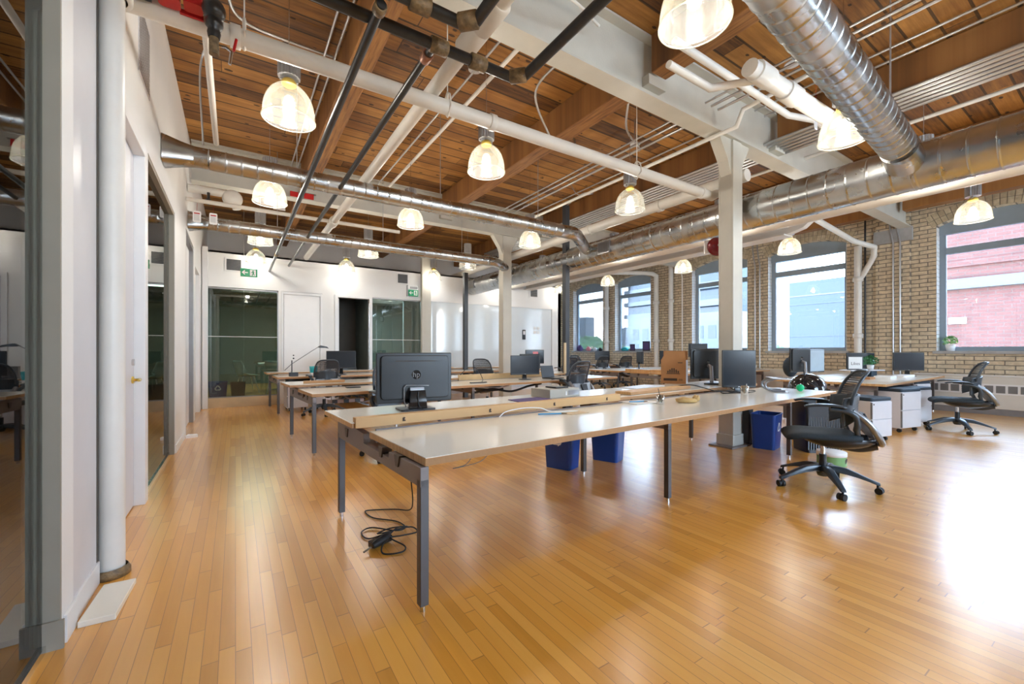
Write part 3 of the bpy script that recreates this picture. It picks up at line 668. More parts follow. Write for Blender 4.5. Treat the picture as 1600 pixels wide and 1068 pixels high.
pipe('ceiling_pipe', [(3.11, 2.3, 3.71), (3.72, 2.3, 3.71), (3.98, 1.98, 3.71)], .032, 'pipew', 'cream angled branch pipe with an open cut end beneath the brown beam', 'pipe', GP)
pipe('ceiling_pipe', [(3.4, 2.45, 4.12), (5.6, 2.45, 4.10), (6.0, 2.32, 4.1), (6.3, 2.32, 4.1)], .036, 'pipew', 'cream pipe crossing behind the capped pipe near the largest lamp', 'pipe', GP)
pipe('ceiling_pipe', [(7.6, YB+.1, 4.32), (7.6, 4.8, 4.32)], .026, 'pipew', 'thin cream pipe above the largest duct at the upper right', 'pipe', GP)
e = pipe('black_pipe', [(-.3, 2.5, 3.18), (1.62, 2.5, 3.18), (1.70, 2.42, 3.18), (1.70, 1.45, 3.19)], .033, 'blackpipe', 'lower black iron pipe crossing the upper left with an elbow toward the camera', 'pipe', GB,
     [((1.08, 2.5, 3.18), (1, 0, 0)), ((1.36, 2.5, 3.18), (1, 0, 0)), ((1.66, 2.46, 3.18), (1, -1, 0))], 'fit', jl=.06, jr=1.45)
e = pipe('black_pipe', [(.2, 2.25, 3.18), (1.10, 2.25, 3.18), (1.18, 2.17, 3.18), (1.18, 1.40, 3.19)], .033, 'blackpipe', 'upper black iron pipe at the top edge with a sealant stained coupling', 'pipe', GB,
     [((.86, 2.25, 3.18), (1, 0, 0)), ((1.14, 2.21, 3.18), (1, -1, 0)), ((.64, 2.25, 3.18), (1, 0, 0))], 'fit', jl=.06, jr=1.5)
pipe('black_pipe', [(.66, 2.29, 3.12), (.66, YF-.01, 3.10)], .026, 'blackpipe', 'leftmost black iron pipe running lengthwise to the far wall', 'pipe', GB, [((.66, 2.33, 3.12), (0, 1, 0)), ((.66, 9.3, 3.1), (0, 1, 0))], 'fit', jl=.03)
pipe('black_pipe', [(1.06, 2.54, 3.2), (1.06, YF-.01, 3.27)], .026, 'blackpipe', 'second black iron pipe from the left running lengthwise to the far wall', 'pipe', GB, [((1.06, 2.66, 3.2), (0, 1, 0))], 'rust', jl=.04)
# black angle valve hanging at the upper left
v = empty('angle_valve', (-.11, 3.16, 3.16), 0, 'black valve with red handle and hose stub hanging at the upper left', 'valve')
MB().sphere((0, 0, .17), .062, 16, 10, 1, 1, 1.1).tube([(0, 0, .16), (0, .12, .20), (0, .2, .20)], .045, 14).build('valve_body', M['blackpipe'], v)
MB().lathe([(.03, .12), (.044, .11), (.044, .07), (.03, .06), (.036, .03), (.03, .0)], 18).build('neck', M['blackpipe'], v)
MB().cyl(0, 0, -.10, .0, .026).build('fitting', M['fit'], v)
MB().tube([(0, 0, -.04), (.06, 0, -.03), (.09, 0, -.05), (.08, 0, -.13)], .009, 8).build('hose_stub', M['chrome'], v)
MB().tube([(.10, 0, -.04), (.115, 0, .04)], .008, 8).build('handle', M['red'], v)
# red devices upper left
r_ = empty('flow_switch', (-.30, 3.26, 3.37), 0, 'pair of red sprinkler flow switch housings at the top left edge', 'flow switch')
MB().prism(rrect(-.09, .02, -.06, .06, .03), -.02, .14, 'z').build('housing', M['red'], r_); MB().prism(rrect(.035, .13, -.05, .05, .02), -.01, .12, 'z').build('housing', M['red'], r_)
MB().box(-.25, -.12, -.03, .05, -.03, .10).build('bracket', M['black'], r_)
for (x, y, z, w_, h_, lab) in [(-.23, 3.322, 3.362, .12, .03, 'red adhesive pipe marker on the white sprinkler main at upper left'), (.88, 8.47, 4.06, .13, .09, 'small red signal box on the far girder, right of the extinguisher tag'), (1.12, 8.46, 4.06, .16, .1, 'larger red signal box on the far girder between the black pipes')]:
    MBo = MB().box(x-w_/2, x+w_/2, y, y+.018, z-h_/2, z+h_/2).build('pipe_marker' if y < 5 else 'signal_box', M['red'], bevel=.003); tag(MBo, lab, 'marker' if y < 5 else 'signal box')
# red & white service tags
for (x, y, z, lab) in [(5.70, 2.2, 3.98, 'white sprinkler service tag with red print hanging at the upper right'), (-.48, 7.82, 3.33, 'left white service tag hanging from the slim pipe by the far left wall'), (-.28, 7.82, 3.33, 'right white service tag hanging from the slim pipe by the far left wall')]:
    t_ = empty('service_tag', (x, y, z), 0, lab, 'tag', 'service tags'); sc = 1 if y > 5 else .8
    MB().prism(rrect(-.05*sc, .05*sc, -.17*sc, .0, .02), -.001, .001, 'y').build('card', M['signw'], t_)
    m_ = MB(); m_.box(-.035*sc, .035*sc, -.0025, -.001, -.045*sc, -.028*sc); m_.build('red_print', M['red'], t_)
    m_ = MB(); [m_.box(-.036*sc, .03*sc, -.0022, -.001, (-.065-.018*k)*sc, (-.06-.018*k)*sc) for k in range(5)]; m_.build('small_print', M['chairg'], t_)
    MB().tube([(0, 0, 0), (.005, 0, .12 if y > 5 else .42)], .002, 5).build('string', M['red'], t_)
# fire hose coupling cluster near far girder
v = empty('valve_cluster', (-.30, 8.1, 3.62), 0, 'white sprinkler coupling with round fitting beside the left wall near the far girder', 'valve')
MB().tube([(-.31, 0, .12), (.15, 0, .12), (.28, 0, .08), (.32, 0, -.1)], .06, 16).build('elbow_pipe', M['pipew'], v); MB().sphere((.26, -.03, .05), .14, 18, 12, 1, .7, 1).build('round_fitting', M['pipew'], v)
MB().sphere((-.05, -.05, -.06), .05, 12, 8).tube([(-.05, -.05, -.06), (-.05, -.05, .08)], .02, 8).build('gauge', M['blackpipe'], v)
# hanging extinguisher tag cylinder
tg = empty('extinguisher_holder', (.62, 8.44, 4.0), 0, 'red hook and white card holder on the far girder, left of the red boxes', 'sign holder')
MB().tube(bez([(0, 0, .12), (.05, 0, .08), (.03, 0, .0), (-.02, 0, -.02)]), .014, 8).build('hook', M['red'], tg); MB().prism([(-.07, -.28), (.12, -.28), (.09, .02), (-.04, .02)], -.005, .005, 'y').build('card', M['signw'], tg)

# conduits
GC = 'galvanised ceiling conduits'
cond = [(4.60, 4.15, .012, 3.3, 8.4, 'middle bay'), (4.72, 4.15, .016, 3.3, 8.4, 'middle bay'), (4.86, 4.15, .016, 3.3, 7.0, 'middle bay'),
        (4.60, 4.15, .012, YB+.1, 2.9, 'near bay'), (4.72, 4.15, .016, YB+.1, 2.9, 'near bay'), (4.86, 4.15, .016, YB+.1, 2.9, 'near bay'),
        (5.70, 4.4, .013, YB+.1, 2.9, 'near bay'), (5.95, 4.4, .013, YB+.1, 2.9, 'near bay'), (5.70, 4.4, .013, 3.3, 8.4, 'middle bay'), (5.30, 4.4, .013, 3.3, 8.4, 'middle bay'),
        (.80, 4.42, .012, .5, 8.4, 'beside the first timber beam'), (.90, 4.42, .012, .5, 8.4, 'against the first timber beam'), (2.18, 4.3, .012, 3.3, 8.4, 'left of the thin white pipe'),
        (7.15, 4.38, .012, YB+.1, 8.4, 'right of the conduit bundle')]
for i, (x, z, r, a, b_, w_) in enumerate(cond):
    o = MB().tube([(x, a, z), (x, b_, z)], r, 10).build('conduit', M['cond'])
    side = 'leftmost' if i in (0, 3) else 'middle' if i in (1, 4) else 'rightmost' if i in (2, 5) else 'left' if i in (6, 9) else 'right' if i in (7, 8) else 'thin'
    trio = 'of a trio ' if i < 6 else 'of a pair ' if i < 10 else ''
    tag(o, '%s straight silver conduit %sunder the plank ceiling, %s' % (side, trio, w_), 'conduit', GC)
for k in range(6):
    x = 6.33+k*.092; o = MB().tube([(x, YB+.1, 4.195-.004*k), (x, YF-.1, 4.195-.004*k)], .023, 10).build('conduit', M['cond'])
    tag(o, '%s silver conduit of the six-wide bundle strapped under the third timber beam' % ['first', 'second', 'third', 'fourth', 'fifth', 'sixth'][k], 'conduit', 'six conduit bundle under the beam')
def curve_conduit(pts, r, lab, mat='cond'):
    return tag(MB().tube(bez(pts), r, 8).build('bent_conduit', M[mat]), lab, 'conduit', 'bent ceiling conduits')
curve_conduit([(2.9, 3.3, 4.35), (2.95, 4.0, 4.3), (3.45, 4.4, 4.12), (3.7, 4.5, 4.05), (4.0, 4.5, 4.1), (4.15, 4.7, 4.4)], .014, 'silver flexible conduit dipping under the second timber beam')
curve_conduit([(4.1, 3.6, 4.45), (4.5, 4.0, 4.3), (5.0, 4.2, 4.25), (5.3, 4.5, 4.4)], .014, 'silver flexible conduit bent across the conduit trio')
curve_conduit([(1.7, 2.9, 4.4), (1.9, 2.7, 4.2), (2.4, 2.7, 4.2), (2.9, 2.92, 4.35)], .013, 'white flexible conduit curling behind the black pipe elbows', 'pipew')
curve_conduit([(-.05, 3.26, 4.5), (-.05, 4.0, 4.5), (-.05, 4.7, 4.5), (.1, 4.95, 4.5), (.5, 5.0, 4.5), (.9, 5.0, 4.5)], .014, 'silver conduit bent to the right above the first lamp')
curve_conduit([(.2, 5.3, 4.5), (-.15, 5.3, 4.45), (-.3, 5.4, 4.2), (-.28, 5.42, 3.38)], .01, 'thin conduit looping down to the left end of the small duct')
curve_conduit([(5.5, 6.3, 4.5), (5.6, 6.2, 4.3), (5.9, 6.1, 4.35), (6.0, 6.5, 4.5), (5.82, 6.8, 4.3)], .01, 'looped silver cable above the tall power pole')
curve_conduit([(.9, 4.6, 4.42), (.8, 4.8, 4.2), (.5, 4.95, 4.35), (.3, 5.2, 4.5)], .01, 'thin curved conduit behind the first lamp')
# ceiling junction discs
for (x, y, z, lab) in [(5.0, 2.15, 4.33, 'round grey junction cover near the blue silver duct'), (7.0, 1.9, 4.28, 'round grey junction cover above the largest duct junction'), (4.9, 4.2, 4.28, 'round grey junction cover in the middle bay'), (2.2, 4.1, 4.34, 'round grey junction cover left of the second row lamp')]:
    j = empty('junction_box', (x, y, z), 0, lab, 'junction box', 'round junction boxes'); MB().cyl(0, 0, -.01, 0, .075).build('cover', M['ped'], j); MB().cyl(0, 0, 0, ZC-z, .012, n=10).build('stem', M['cond'], j)
tag(MB().sphere((4.05, 1.95, 4.55), .16, 14, 8, 1.2, .7, .8).build('mineral_wool', M['insul']), 'torn orange insulation tuft hanging from the plank ceiling beside the largest lamp', 'insulation')

# white perimeter beam with curved haunch
g = empty('perimeter_beam', (8.0, 7.0, 3.255), 0, 'white beam with a curved end running behind the fat white pipe', 'girder')
MB().prism([(-4.05, .42), (-3.95, .22), (-3.75, .06), (-3.5, .0), (4.28, 0), (4.28, .46)], -.07, .07, 'x').build('web', M['pipew'], g)
MB().box(-.16, .16, -3.5, 4.28, -.02, 0).build('flange', M['pipew'], g)
# stub girder to the window wall

# wall pipes by windows
GD = 'white drain pipes on the brick wall'
def wallpipe(y, r, lab, top, extra=None, xo=.10):
    e = empty('drain_pipe', (XW-xo, y, 0), 0, lab, 'pipe', GD)
    MB().cyl(0, 0, .0, top, r, n=20).build('pipe', M['pipew'], e)
    for z in (1.55, 2.9): MB().lathe([(r, 0), (r*1.35, .01), (r*1.35, .11), (r, .12)], 20).build('coupling', M['pipew'], e, loc=(0, 0, z))
    if extra: MB().tube(bez(extra, 5), r*.85, 16).build('offset_bend', M['pipew'], e)
    return e
wallpipe(3.93, .075, 'white drain pipe with a crooked elbow beside the fourth window', 3.75, xo=.14)
pipe('drain_branch', [(9.4, 3.9, 4.05), (11.6, 3.75, 3.72), (12.2, 3.55, 3.62), (12.42, 3.62, 3.45), (12.46, 3.86, 3.0)], .055, 'pipew', 'white crooked branch pipe dropping to the drain beside the fourth window', 'pipe', GD)
wallpipe(9.75, .085, 'white drain pipe to the right of the second far window', 3.95, [(0, 0, 3.80), (-.04, .05, 3.95), (-.3, .3, 4.03), (-1.5, 1.4, 4.10)])
wallpipe(9.15, .08, 'white drain pipe on the pier between the second and third windows', 4.35)
wallpipe(12.13, .085, 'white drain pipe between the two farthest windows', 4.4, xo=.12)
for (y, lab) in [(8.72, 'thin white riser on the brick pier left of the third window'), (6.35, 'left silver riser on the brick pier between third and fourth windows'), (6.22, 'right silver riser on the brick pier between third and fourth windows'), (3.30, 'left silver riser on the brick pilaster'), (3.18, 'right silver riser on the brick pilaster')]:
    tag(MB().tube([(XW-.09, y, .0), (XW-.09, y, 3.7), (XW-.10, y+.04, 3.95), (XW-.10, y+.08, 4.4)], .020 if y > 8 else .017, 10).build('wall_conduit', M['pipew' if y > 8 else 'cond']), lab, 'conduit', 'vertical risers on the brick wall')
tag(MB().tube([(XW-.12, 3.80, 0), (XW-.12, 3.80, 4.4)], .02, 10).build('wall_conduit', M['black']), 'black riser right behind the crooked white drain pipe', 'conduit', 'vertical risers on the brick wall')

# convector along the window wall
rd = empty('convector_heater', (XW-.2, -.2, 0), 0, 'long cream convector heater casing below the right window', 'heater')
MB().box(0, .19, -4.7, 3.1, .12, .75).build('casing', M['rad'], rd, bevel=.006)
MB().box(-.02, .19, -4.7, 3.12, .75, .77).build('top_cap', M['trimw'], rd)
MB().box(.012, .19, -4.7, 3.1, 0.0, .12).build('plinth', M['plinth'], rd)
gb = MB().box(-.004, .0, -4.6, 3.0, .40, .60).build('grille_band', M['trimw'], rd)
k = 0; yy = 2.86
while yy > -2.2:
    if k % 5 != 4: MB().box(-.008, -.0035, yy-.12, yy, .43, .57).build('vent_square', M['grille'], rd)
    yy -= .155; k += 1
MB().box(-.002, .19, 1.0, 1.012, .12, .75).build('seam', M['grille'], rd)
rd2 = empty('convector_heater', (XW-.2, 5.0, 0), 0, 'cream convector heater casing behind the right hand desks', 'heater')
MB().box(0, .19, -1.0, 4.0, .12, .75).build('casing', M['rad'], rd2, bevel=.006); MB().box(.012, .19, -1, 4, 0, .12).build('plinth', M['plinth'], rd2)
#@@MORE@@

# ================================================================== LAMPS
def make_lamp():
    L = empty('pendant_lamp', (0, 0, 0), 0, 'lamp', 'lamp', 'prismatic glass pendant lamps')
    pr = [(.205, 0), (.208, .006), (.201, .012), (.199, .04), (.195, .09), (.186, .14), (.168, .19), (.140, .235), (.102, .272), (.06, .297), (.045, .302)]
    MB().lathe(pr, 96, rib=.008).build('glass_shade', M['shade'], L)
    MB().tube([(.203*cos(2*pi*k/48), .203*sin(2*pi*k/48), .004) for k in range(49)], .0045, 6, cap=False).build('rim_ring', M['tumblerrim'], L)
    MB().lathe([(.0, .294), (.05, .294), (.058, .30), (.058, .322), (.045, .342), (.0, .342)], 24).build('collar', M['brass'], L)
    h = MB(); pts = []
    for k in range(40):
        a = 2*pi*k/40; r = .088 if k % 2 else .078; pts.append((r*cos(a), r*sin(a)))
    h.prism(pts, .36, .58); h.tube([(0, 0, .33), (0, 0, .37)], .03, 14); h.box(-.07, .07, -.012, .012, .33, .36); h.build('ballast_housing', M['alu'], L)
    MB().tube([(0, 0, .58), (0, 0, .60)], .012, 8).tube([(0, 0, .60), (0, 0, ZC-3.2)], .0035, 6).build('cord', M['chrome'], L)
    return L
M['tumblerrim'] = shade('lamp rim glass', (.5, .48, .36), .4)
lampbulb_mesh = MB().sphere((0, 0, .15), .038, 14, 10, 1, 1, 1.5)
L0 = make_lamp()
rows = [(1.52, 'row nearest the camera'), (4.03, 'second row from the camera'), (6.42, 'third row from the camera'), (8.95, 'fourth row from the camera'), (11.0, 'row along the far wall')]
colsx = [(.38, 'first column beside the left wall'), (2.3, 'second column from the left wall'), (4.6, 'third column from the left wall'), (6.82, 'fourth column from the left wall'), (9.25, 'fifth column, nearest the brick wall')]
off = {(0, 4), (2, 1), (2, 3), (3, 3), (2, 4)}
names_special = {(1, 0): 'largest lit dome of glass pendant lamp cut by the top edge', (0, 1): 'lit glass pendant lamp at upper left before the black pipe', (3, 0): 'lit glass pendant lamp tucked against the blue silver duct',
                 (2, 1): 'unlit grey glass pendant lamp before the largest duct', (3, 2): 'lit glass pendant half hidden above by the largest duct, third row'}
ol = None; first = True
for j, (y, rl) in enumerate(rows):
    for i, (x, cl) in enumerate(colsx):
        lit = (i, j) not in off
        if (i, j) == (4, 4): x = 9.12
        zl = 3.2
        if (i, j) == (2, 0): x, y_, zl = 4.9, 1.66, 3.27
        else: y_ = y
        lab = names_special.get((i, j), '%s glass pendant lamp, %s, %s' % ('lit' if lit else 'unlit grey', rl, cl))
        if first: o = L0; first = False
        else: o = copy_tree(L0)
        o.location = (x, y_, zl); o['label'] = lab
        if ol is None:
            ol = lampbulb_mesh.build('bulb', M['bulb'], o); oo = MB().sphere((0, 0, .15), .038, 14, 10, 1, 1, 1.5); offm = oo.build('bulb', M['bulboff'])
            offme = offm.data; bpy.data.objects.remove(offm); me_on = ol.data
            ol_obj = ol
        else:
            b_ = bpy.data.objects.new('bulb', me_on if lit else offme); C.objects.link(b_); b_.parent = o
        if lit:
            ld = bpy.data.lights.new('lamp_light', 'POINT'); ld.energy = LAMP_W*(.12 if j == 4 else 1); ld.color = LAMP_COL; ld.shadow_soft_size = .06
            lo = bpy.data.objects.new('lamp_light', ld); C.objects.link(lo); lo.parent = o; lo.location = (0, 0, .08)

# ================================================================== WORKBENCHES
def wb_frame(mb, x, y0, y1, z=.60):
    pass
def bench(loc, rz, L, label, near=.83, legs=None, back=True, strip=None, fascia='ply', y_b=(.90, 1.62), notch=None):
    b = empty('workbench', (loc[0], loc[1], 0), rz, label, 'workbench', 'long shared workbenches')
    def top(name, x0, x1, y0, y1, z0, z1):
        o = MB().box(x0, x1, y0, y1, z0, z1-.003).build(name, M[fascia], b, bevel=.002)
        MB().box(x0+.001, x1-.001, y0+.001, y1-.001, z1-.003, z1).build('laminate_surface', M['lam'], o)
        return o
    top('desktop', 0, L, 0, near, .700, .74)
    if back and notch:
        top('rear_desktop', -.09, notch-.17, y_b[0], y_b[1], .757, .79); top('rear_desktop', notch+.20, L-.1, y_b[0], y_b[1], .757, .79); top('rear_desktop', notch-.165, notch+.195, y_b[0]+.17, y_b[1], .757, .79)
    elif back: top('rear_desktop', -.09, L-.1, y_b[0], y_b[1], .757, .79)
    for (x, ya, yb) in legs:
        for y in (ya, yb):
            MB().box(x-.022, x+.022, y-.022, y+.022, .03, .635).build('leg', M['frame'], b, bevel=.003)
        fr = MB(); fr.prism([(ya-.022, .695), (ya-.022, .60), (ya+.09, .60), (ya+.14, .60), (yb-.1, .60), (yb+.022, .60), (yb+.022, .72), (yb-.02, .73), (yb-.35, .73), (ya+.85, .72), (ya+.85, .66), (ya+.4, .66), (ya+.4, .69)], x-.022, x+.022, 'x')
        fo = fr.build('crossbeam', M['framel'], b, bevel=.002)
        for y in (ya+.25, ya+.5, yb-.25):
            MB().prism([(y-.02, .70), (y+.05, .70), (y+.03, .64), (y, .64)], x-.03, x+.03, 'x').build('desktop_bracket', M['frame'], b)
        for y in (ya, yb): MB().cyl(x, y, 0, .03, .014, n=12).build('levelling_foot', M['chrome'], b)
    if back:
        (MB().box(.05, (notch-.2 if notch else L-.2), near+.02, near+.035, .66, .745).box(.05, (notch-.2 if notch else L-.2), near+.02, y_b[0]+.2, .62, .63)).build('cable_tray', M['framel'], b)
    if strip:
        o = MB().box(-.07, strip, y_b[0]-.02, y_b[0], .757, .823).box(-.07, strip, y_b[0], y_b[0]+.045, .791, .823).build('ledge_strip', M['ply'], b, bevel=.002)
        for x in [.25, .95, 1.62, 2.3]:
            if x < strip: MB().cyl(x, 0, 0, .006, .009, n=10).build('screw_cap', M['black'], b, loc=None)
    return b
b1 = bench((.757, 1.91), R(3.2), 5.6, 'nearest long cream workbench with plywood edges in the foreground', legs=[(.0, .03, 1.487), (2.27, .2, 1.16), (4.70, .2, 1.43)], strip=2.5, notch=4.82)
for o in kids(b1):
    if o.name.startswith('screw_cap'): bpy.data.objects.remove(o)
for x in [.25, .95, 1.62, 2.3]:
    k_ = MB().prism([(-.010, -.012), (.010, -.012), (.010, -.004), (0, .0), (.010, .010), (0, .016), (-.010, .010)], -.004, .002, 'y').build('screw_cap', M['ink'], b1); k_.location = (x, .88, .787)
b2 = bench((.76, 5.50), R(4.0), 5.62, 'second long workbench with orange plywood edge behind the foreground one', legs=[(.03, .03, 1.45), (2.3, .1, 1.2), (4.7, .1, 1.4)], strip=None, fascia='plyo' if 'plyo' in M else 'ply')
b3 = bench((.68, 9.35), R(2.5), 7.0, 'third workbench near the far wall holding the desk lamp', legs=[(.02, .03, 1.42), (2.5, .1, 1.3), (5.0, .1, 1.3)], y_b=(.90, 1.42))
b4 = bench((8.33, 2.28), R(2.0), 3.95, 'right hand workbench reaching the convector below the windows', near=.80, legs=[(.12, .15, 1.45), (2.2, .15, 1.45), (3.8, .15, 1.45)], y_b=(.84, 1.62), back=False)
MB().box(0, 3.9, .84, 1.62, .700, .737).build('rear_desktop', M['ply'], b4, bevel=.002); MB().box(.001, 3.899, .841, 1.619, .737, .74).build('laminate_surface', M['lam'], b4)
b5 = bench((8.25, 5.75), R(1.0), 4.0, 'workbench by the brick wall seen just left of the cardboard box', legs=[(.05, .1, 1.45), (2.0, .1, 1.45), (3.8, .1, 1.45)], back=False)
MB().box(0, 3.9, .87, 1.62, .700, .74).build('rear_desktop', M['ply'], b5, bevel=.002); MB().box(0, .02, 0.02, 1.60, .741, .80).build('end_ledge', M['ply'], b5)
b6 = bench((8.25, 7.60), R(1.0), 4.0, 'workbench by the brick wall with blue grey chair behind it', near=1.15, legs=[(.08, .1, 1.05), (2.0, .1, 1.05), (3.8, .1, 1.05)], back=False)
b7 = bench((9.9, 11.0), R(0), 2.4, 'farthest workbench in the alcove below the last two windows', near=.8, legs=[(.1, .1, .7), (2.2, .1, .7)], back=False)
# loose ledge boards on first bench
tag(MB().prism([(0, 0), (1.25, 0), (1.25, .12), (0, .20)], 0, .03).build('loose_shelf', M['ply'], loc=(3.42, 2.98, .793), bevel=.002), 'loose plywood shelf board lying skewed on the near bench below the cardboard box', 'board')
bpy.data.objects['loose_shelf'].rotation_euler = (R(0), 0, R(7))
tag(MB().box(0, .55, 0, .05, 0, .035).build('loose_shelf', M['ply'], loc=(.80, 6.57, .792), bevel=.002), 'short ply strip lying on the rear edge of the second bench', 'board')
tag(MB().box(0, 1.9, 0, .04, 0, .10).build('modesty_board', M['wood'], loc=(3.2, 6.55, .741), bevel=.002), 'low pale wooden board standing behind the second bench screens', 'board'); bpy.data.objects['modesty_board'].rotation_euler = (0, 0, R(4))

# ================================================================== MONITORS
def monitor(w, h, label, loc, rz, zb=.10, rear=True, stand='column', scr='screen', logo=True, tilt=0, portrait=False):
    """front faces local -Y; base at origin"""
    m_ = empty('monitor', loc, rz, label, 'monitor', 'desktop monitors')
    T = Matrix.Translation((0, 0, zb+h/2)) @ Matrix.Rotation(R(tilt), 4, 'X') @ Matrix.Translation((0, 0, -zb-h/2))
    hb = MB(); hb.prism(rrect(-w/2, w/2, zb, zb+h, .008), -.012, .012, 'y', T)
    hb.prism(rrect(-w/2+.03, w/2-.03, zb+.03, zb+h-.02, .03), .012, .032, 'y', T)
    hb.build('housing', M['mon'], m_, bevel=.006)
    MB().box(-w/2+.014, w/2-.014, -.0135, -.0122, zb+.022, zb+h-.014, M=T).build('screen', M[scr], m_)
    MB().box(-.012, .012, -.0138, -.0125, zb+.007, zb+.013, M=T).build('badge', M['chrome'], m_)
    if stand == 'wide':
        MB().prism([(-.075, .012), (.075, .012), (.062, zb+.10), (-.062, zb+.10)], .05, .085, 'y').build('stand_neck', M['blackg'], m_, bevel=.006)
        MB().box(-.055, .055, .03, .06, zb+.09, zb+.12).build('hinge', M['brass'] if False else M['chairg'], m_)
        MB().prism(rrect(-.135, .135, -.10, .11, .02), 0, .012, 'z').build('stand_base', M['black'], m_)
        MB().tube([(-.1, .036, zb+.13), (.085, .05, zb+.14), (.10, .05, zb+.12), (.10, .05, zb+.02), (.085, .045, zb-.03)], .004, 6).build('cable', M['chairg'], m_)
        MB().tube(bez([(0, .09, zb+.09), (.005, .095, .1), (-.005, .10, .03), (-.02, .17, .008)]), .0035, 6).build('cable', M['black'], m_)
        MB().box(-.16, .16, .033, .035, zb+h-.068, zb+h-.062).build('vent_slot', M['ink'], m_)
    elif stand == 'arm':
        MB().tube([(0, .04, zb+h*.45), (0, .09, zb+h*.4), (.0, .11, .02)], .024, 12).build('stand_neck', M['chairg'], m_)
        MB().cyl(0, .11, 0, .02, .10).build('stand_base', M['black'], m_)
    else:
        MB().prism([(-.04, .01), (.04, .01), (.03, zb+.05), (-.03, zb+.05)], .02, .05, 'y').build('stand_neck', M['blackg'], m_)
        MB().lathe([(0, .012), (.09, .012), (.115, .006), (.118, 0), (0, 0)], 28, Matrix.Scale(1.0, 4)).build('stand_base', M['black'], m_)
    if logo:
        zz = zb+h*.56; r = .036 if w > .5 else .024
        lg = MB().cyl(0, 0, 0, .0015, r, n=28).build('logo_disc', M['blackg'], m_); lg.rotation_euler = (R(-90), 0, 0); lg.location = (0, .0322, zz)
        text_obj('logo_letters', 'hp', r*1.7, M['grille'], Matrix.Translation((0, .0345, zz)) @ Matrix.Rotation(R(180), 4, 'Z') @ Matrix.Rotation(R(90), 4, 'X') @ Matrix.Shear('XZ', 4, (0, 0)), m_)
    return m_
monitor(.60, .39, 'large black monitor seen from behind with round logo on the near bench', (1.19, 3.22, .791), R(180-4), .055, stand='wide')
monitor(.56, .345, 'black monitor facing the camera on the second bench', (4.35, 6.22, .741), R(-12), .085, logo=False)
monitor(.45, .30, 'dark monitor seen from behind just right of the front-facing one on the second bench', (5.0, 6.98, .80), R(168), .09)
monitor(.60, .40, 'dark monitor with a pink note on the third bench', (7.30, 9.95, .741), R(-10), .14, logo=False)
monitor(.60, .38, 'wide black monitor on the third bench behind the left mesh chair', (1.93, 9.75, .741), R(-8), .13, logo=False)
monitor(.54, .34, 'black monitor on the alcove bench below the farthest windows', (11.25, 11.15, .741), R(-30), .17, logo=False)
monitor(.54, .36, 'monitor turned edge-on on the bench by the brick wall', (9.67, 8.1, .741), R(58), .14, logo=False)
monitor(.50, .40, 'monitor on the brick wall bench left of the cardboard box', (11.05, 8.2, .741), R(-30), .12, logo=False)
monitor(.50, .34, 'pale backed monitor peeking over the cardboard box', (9.98, 6.5, .741), R(150), .36, stand='arm')
monitor(.50, .42, 'rear-facing monitor with round logo beside the open cardboard box', (5.52, 3.46, .791), R(157), .07, stand='arm')
monitor(.40, .46, 'tall screen facing the camera on the near bench in front of the cream column', (5.19, 2.83, .741), R(-38), .06, stand='column', logo=False)
monitor(.54, .44, 'angled monitor with logo on the right bench before the fourth window', (8.72, 3.62, .741), R(168), .12, stand='arm')
monitor(.52, .44, 'pale lit screen turned sideways on the right bench before the fourth window', (9.35, 3.60, .741), R(-6), .10, stand='arm', scr='screenl', logo=False)
monitor(.56, .34, 'black monitor facing the camera left of the crooked drain pipe', (11.15, 3.48, .741), R(-38), .13, logo=False)
monitor(.56, .37, 'black monitor facing the camera right of the crooked drain pipe', (11.45, 2.78, .741), R(-42), .11, logo=False)
nt_ = MB().box(-.10, .07, 0, .002, -.07, .07).build('sticky_note', M['pink'], loc=(7.33, 9.925, 1.16)); tag(nt_, 'pink note stuck on the dark monitor of the third bench', 'note'); nt_.rotation_euler = (0, 0, R(-10))

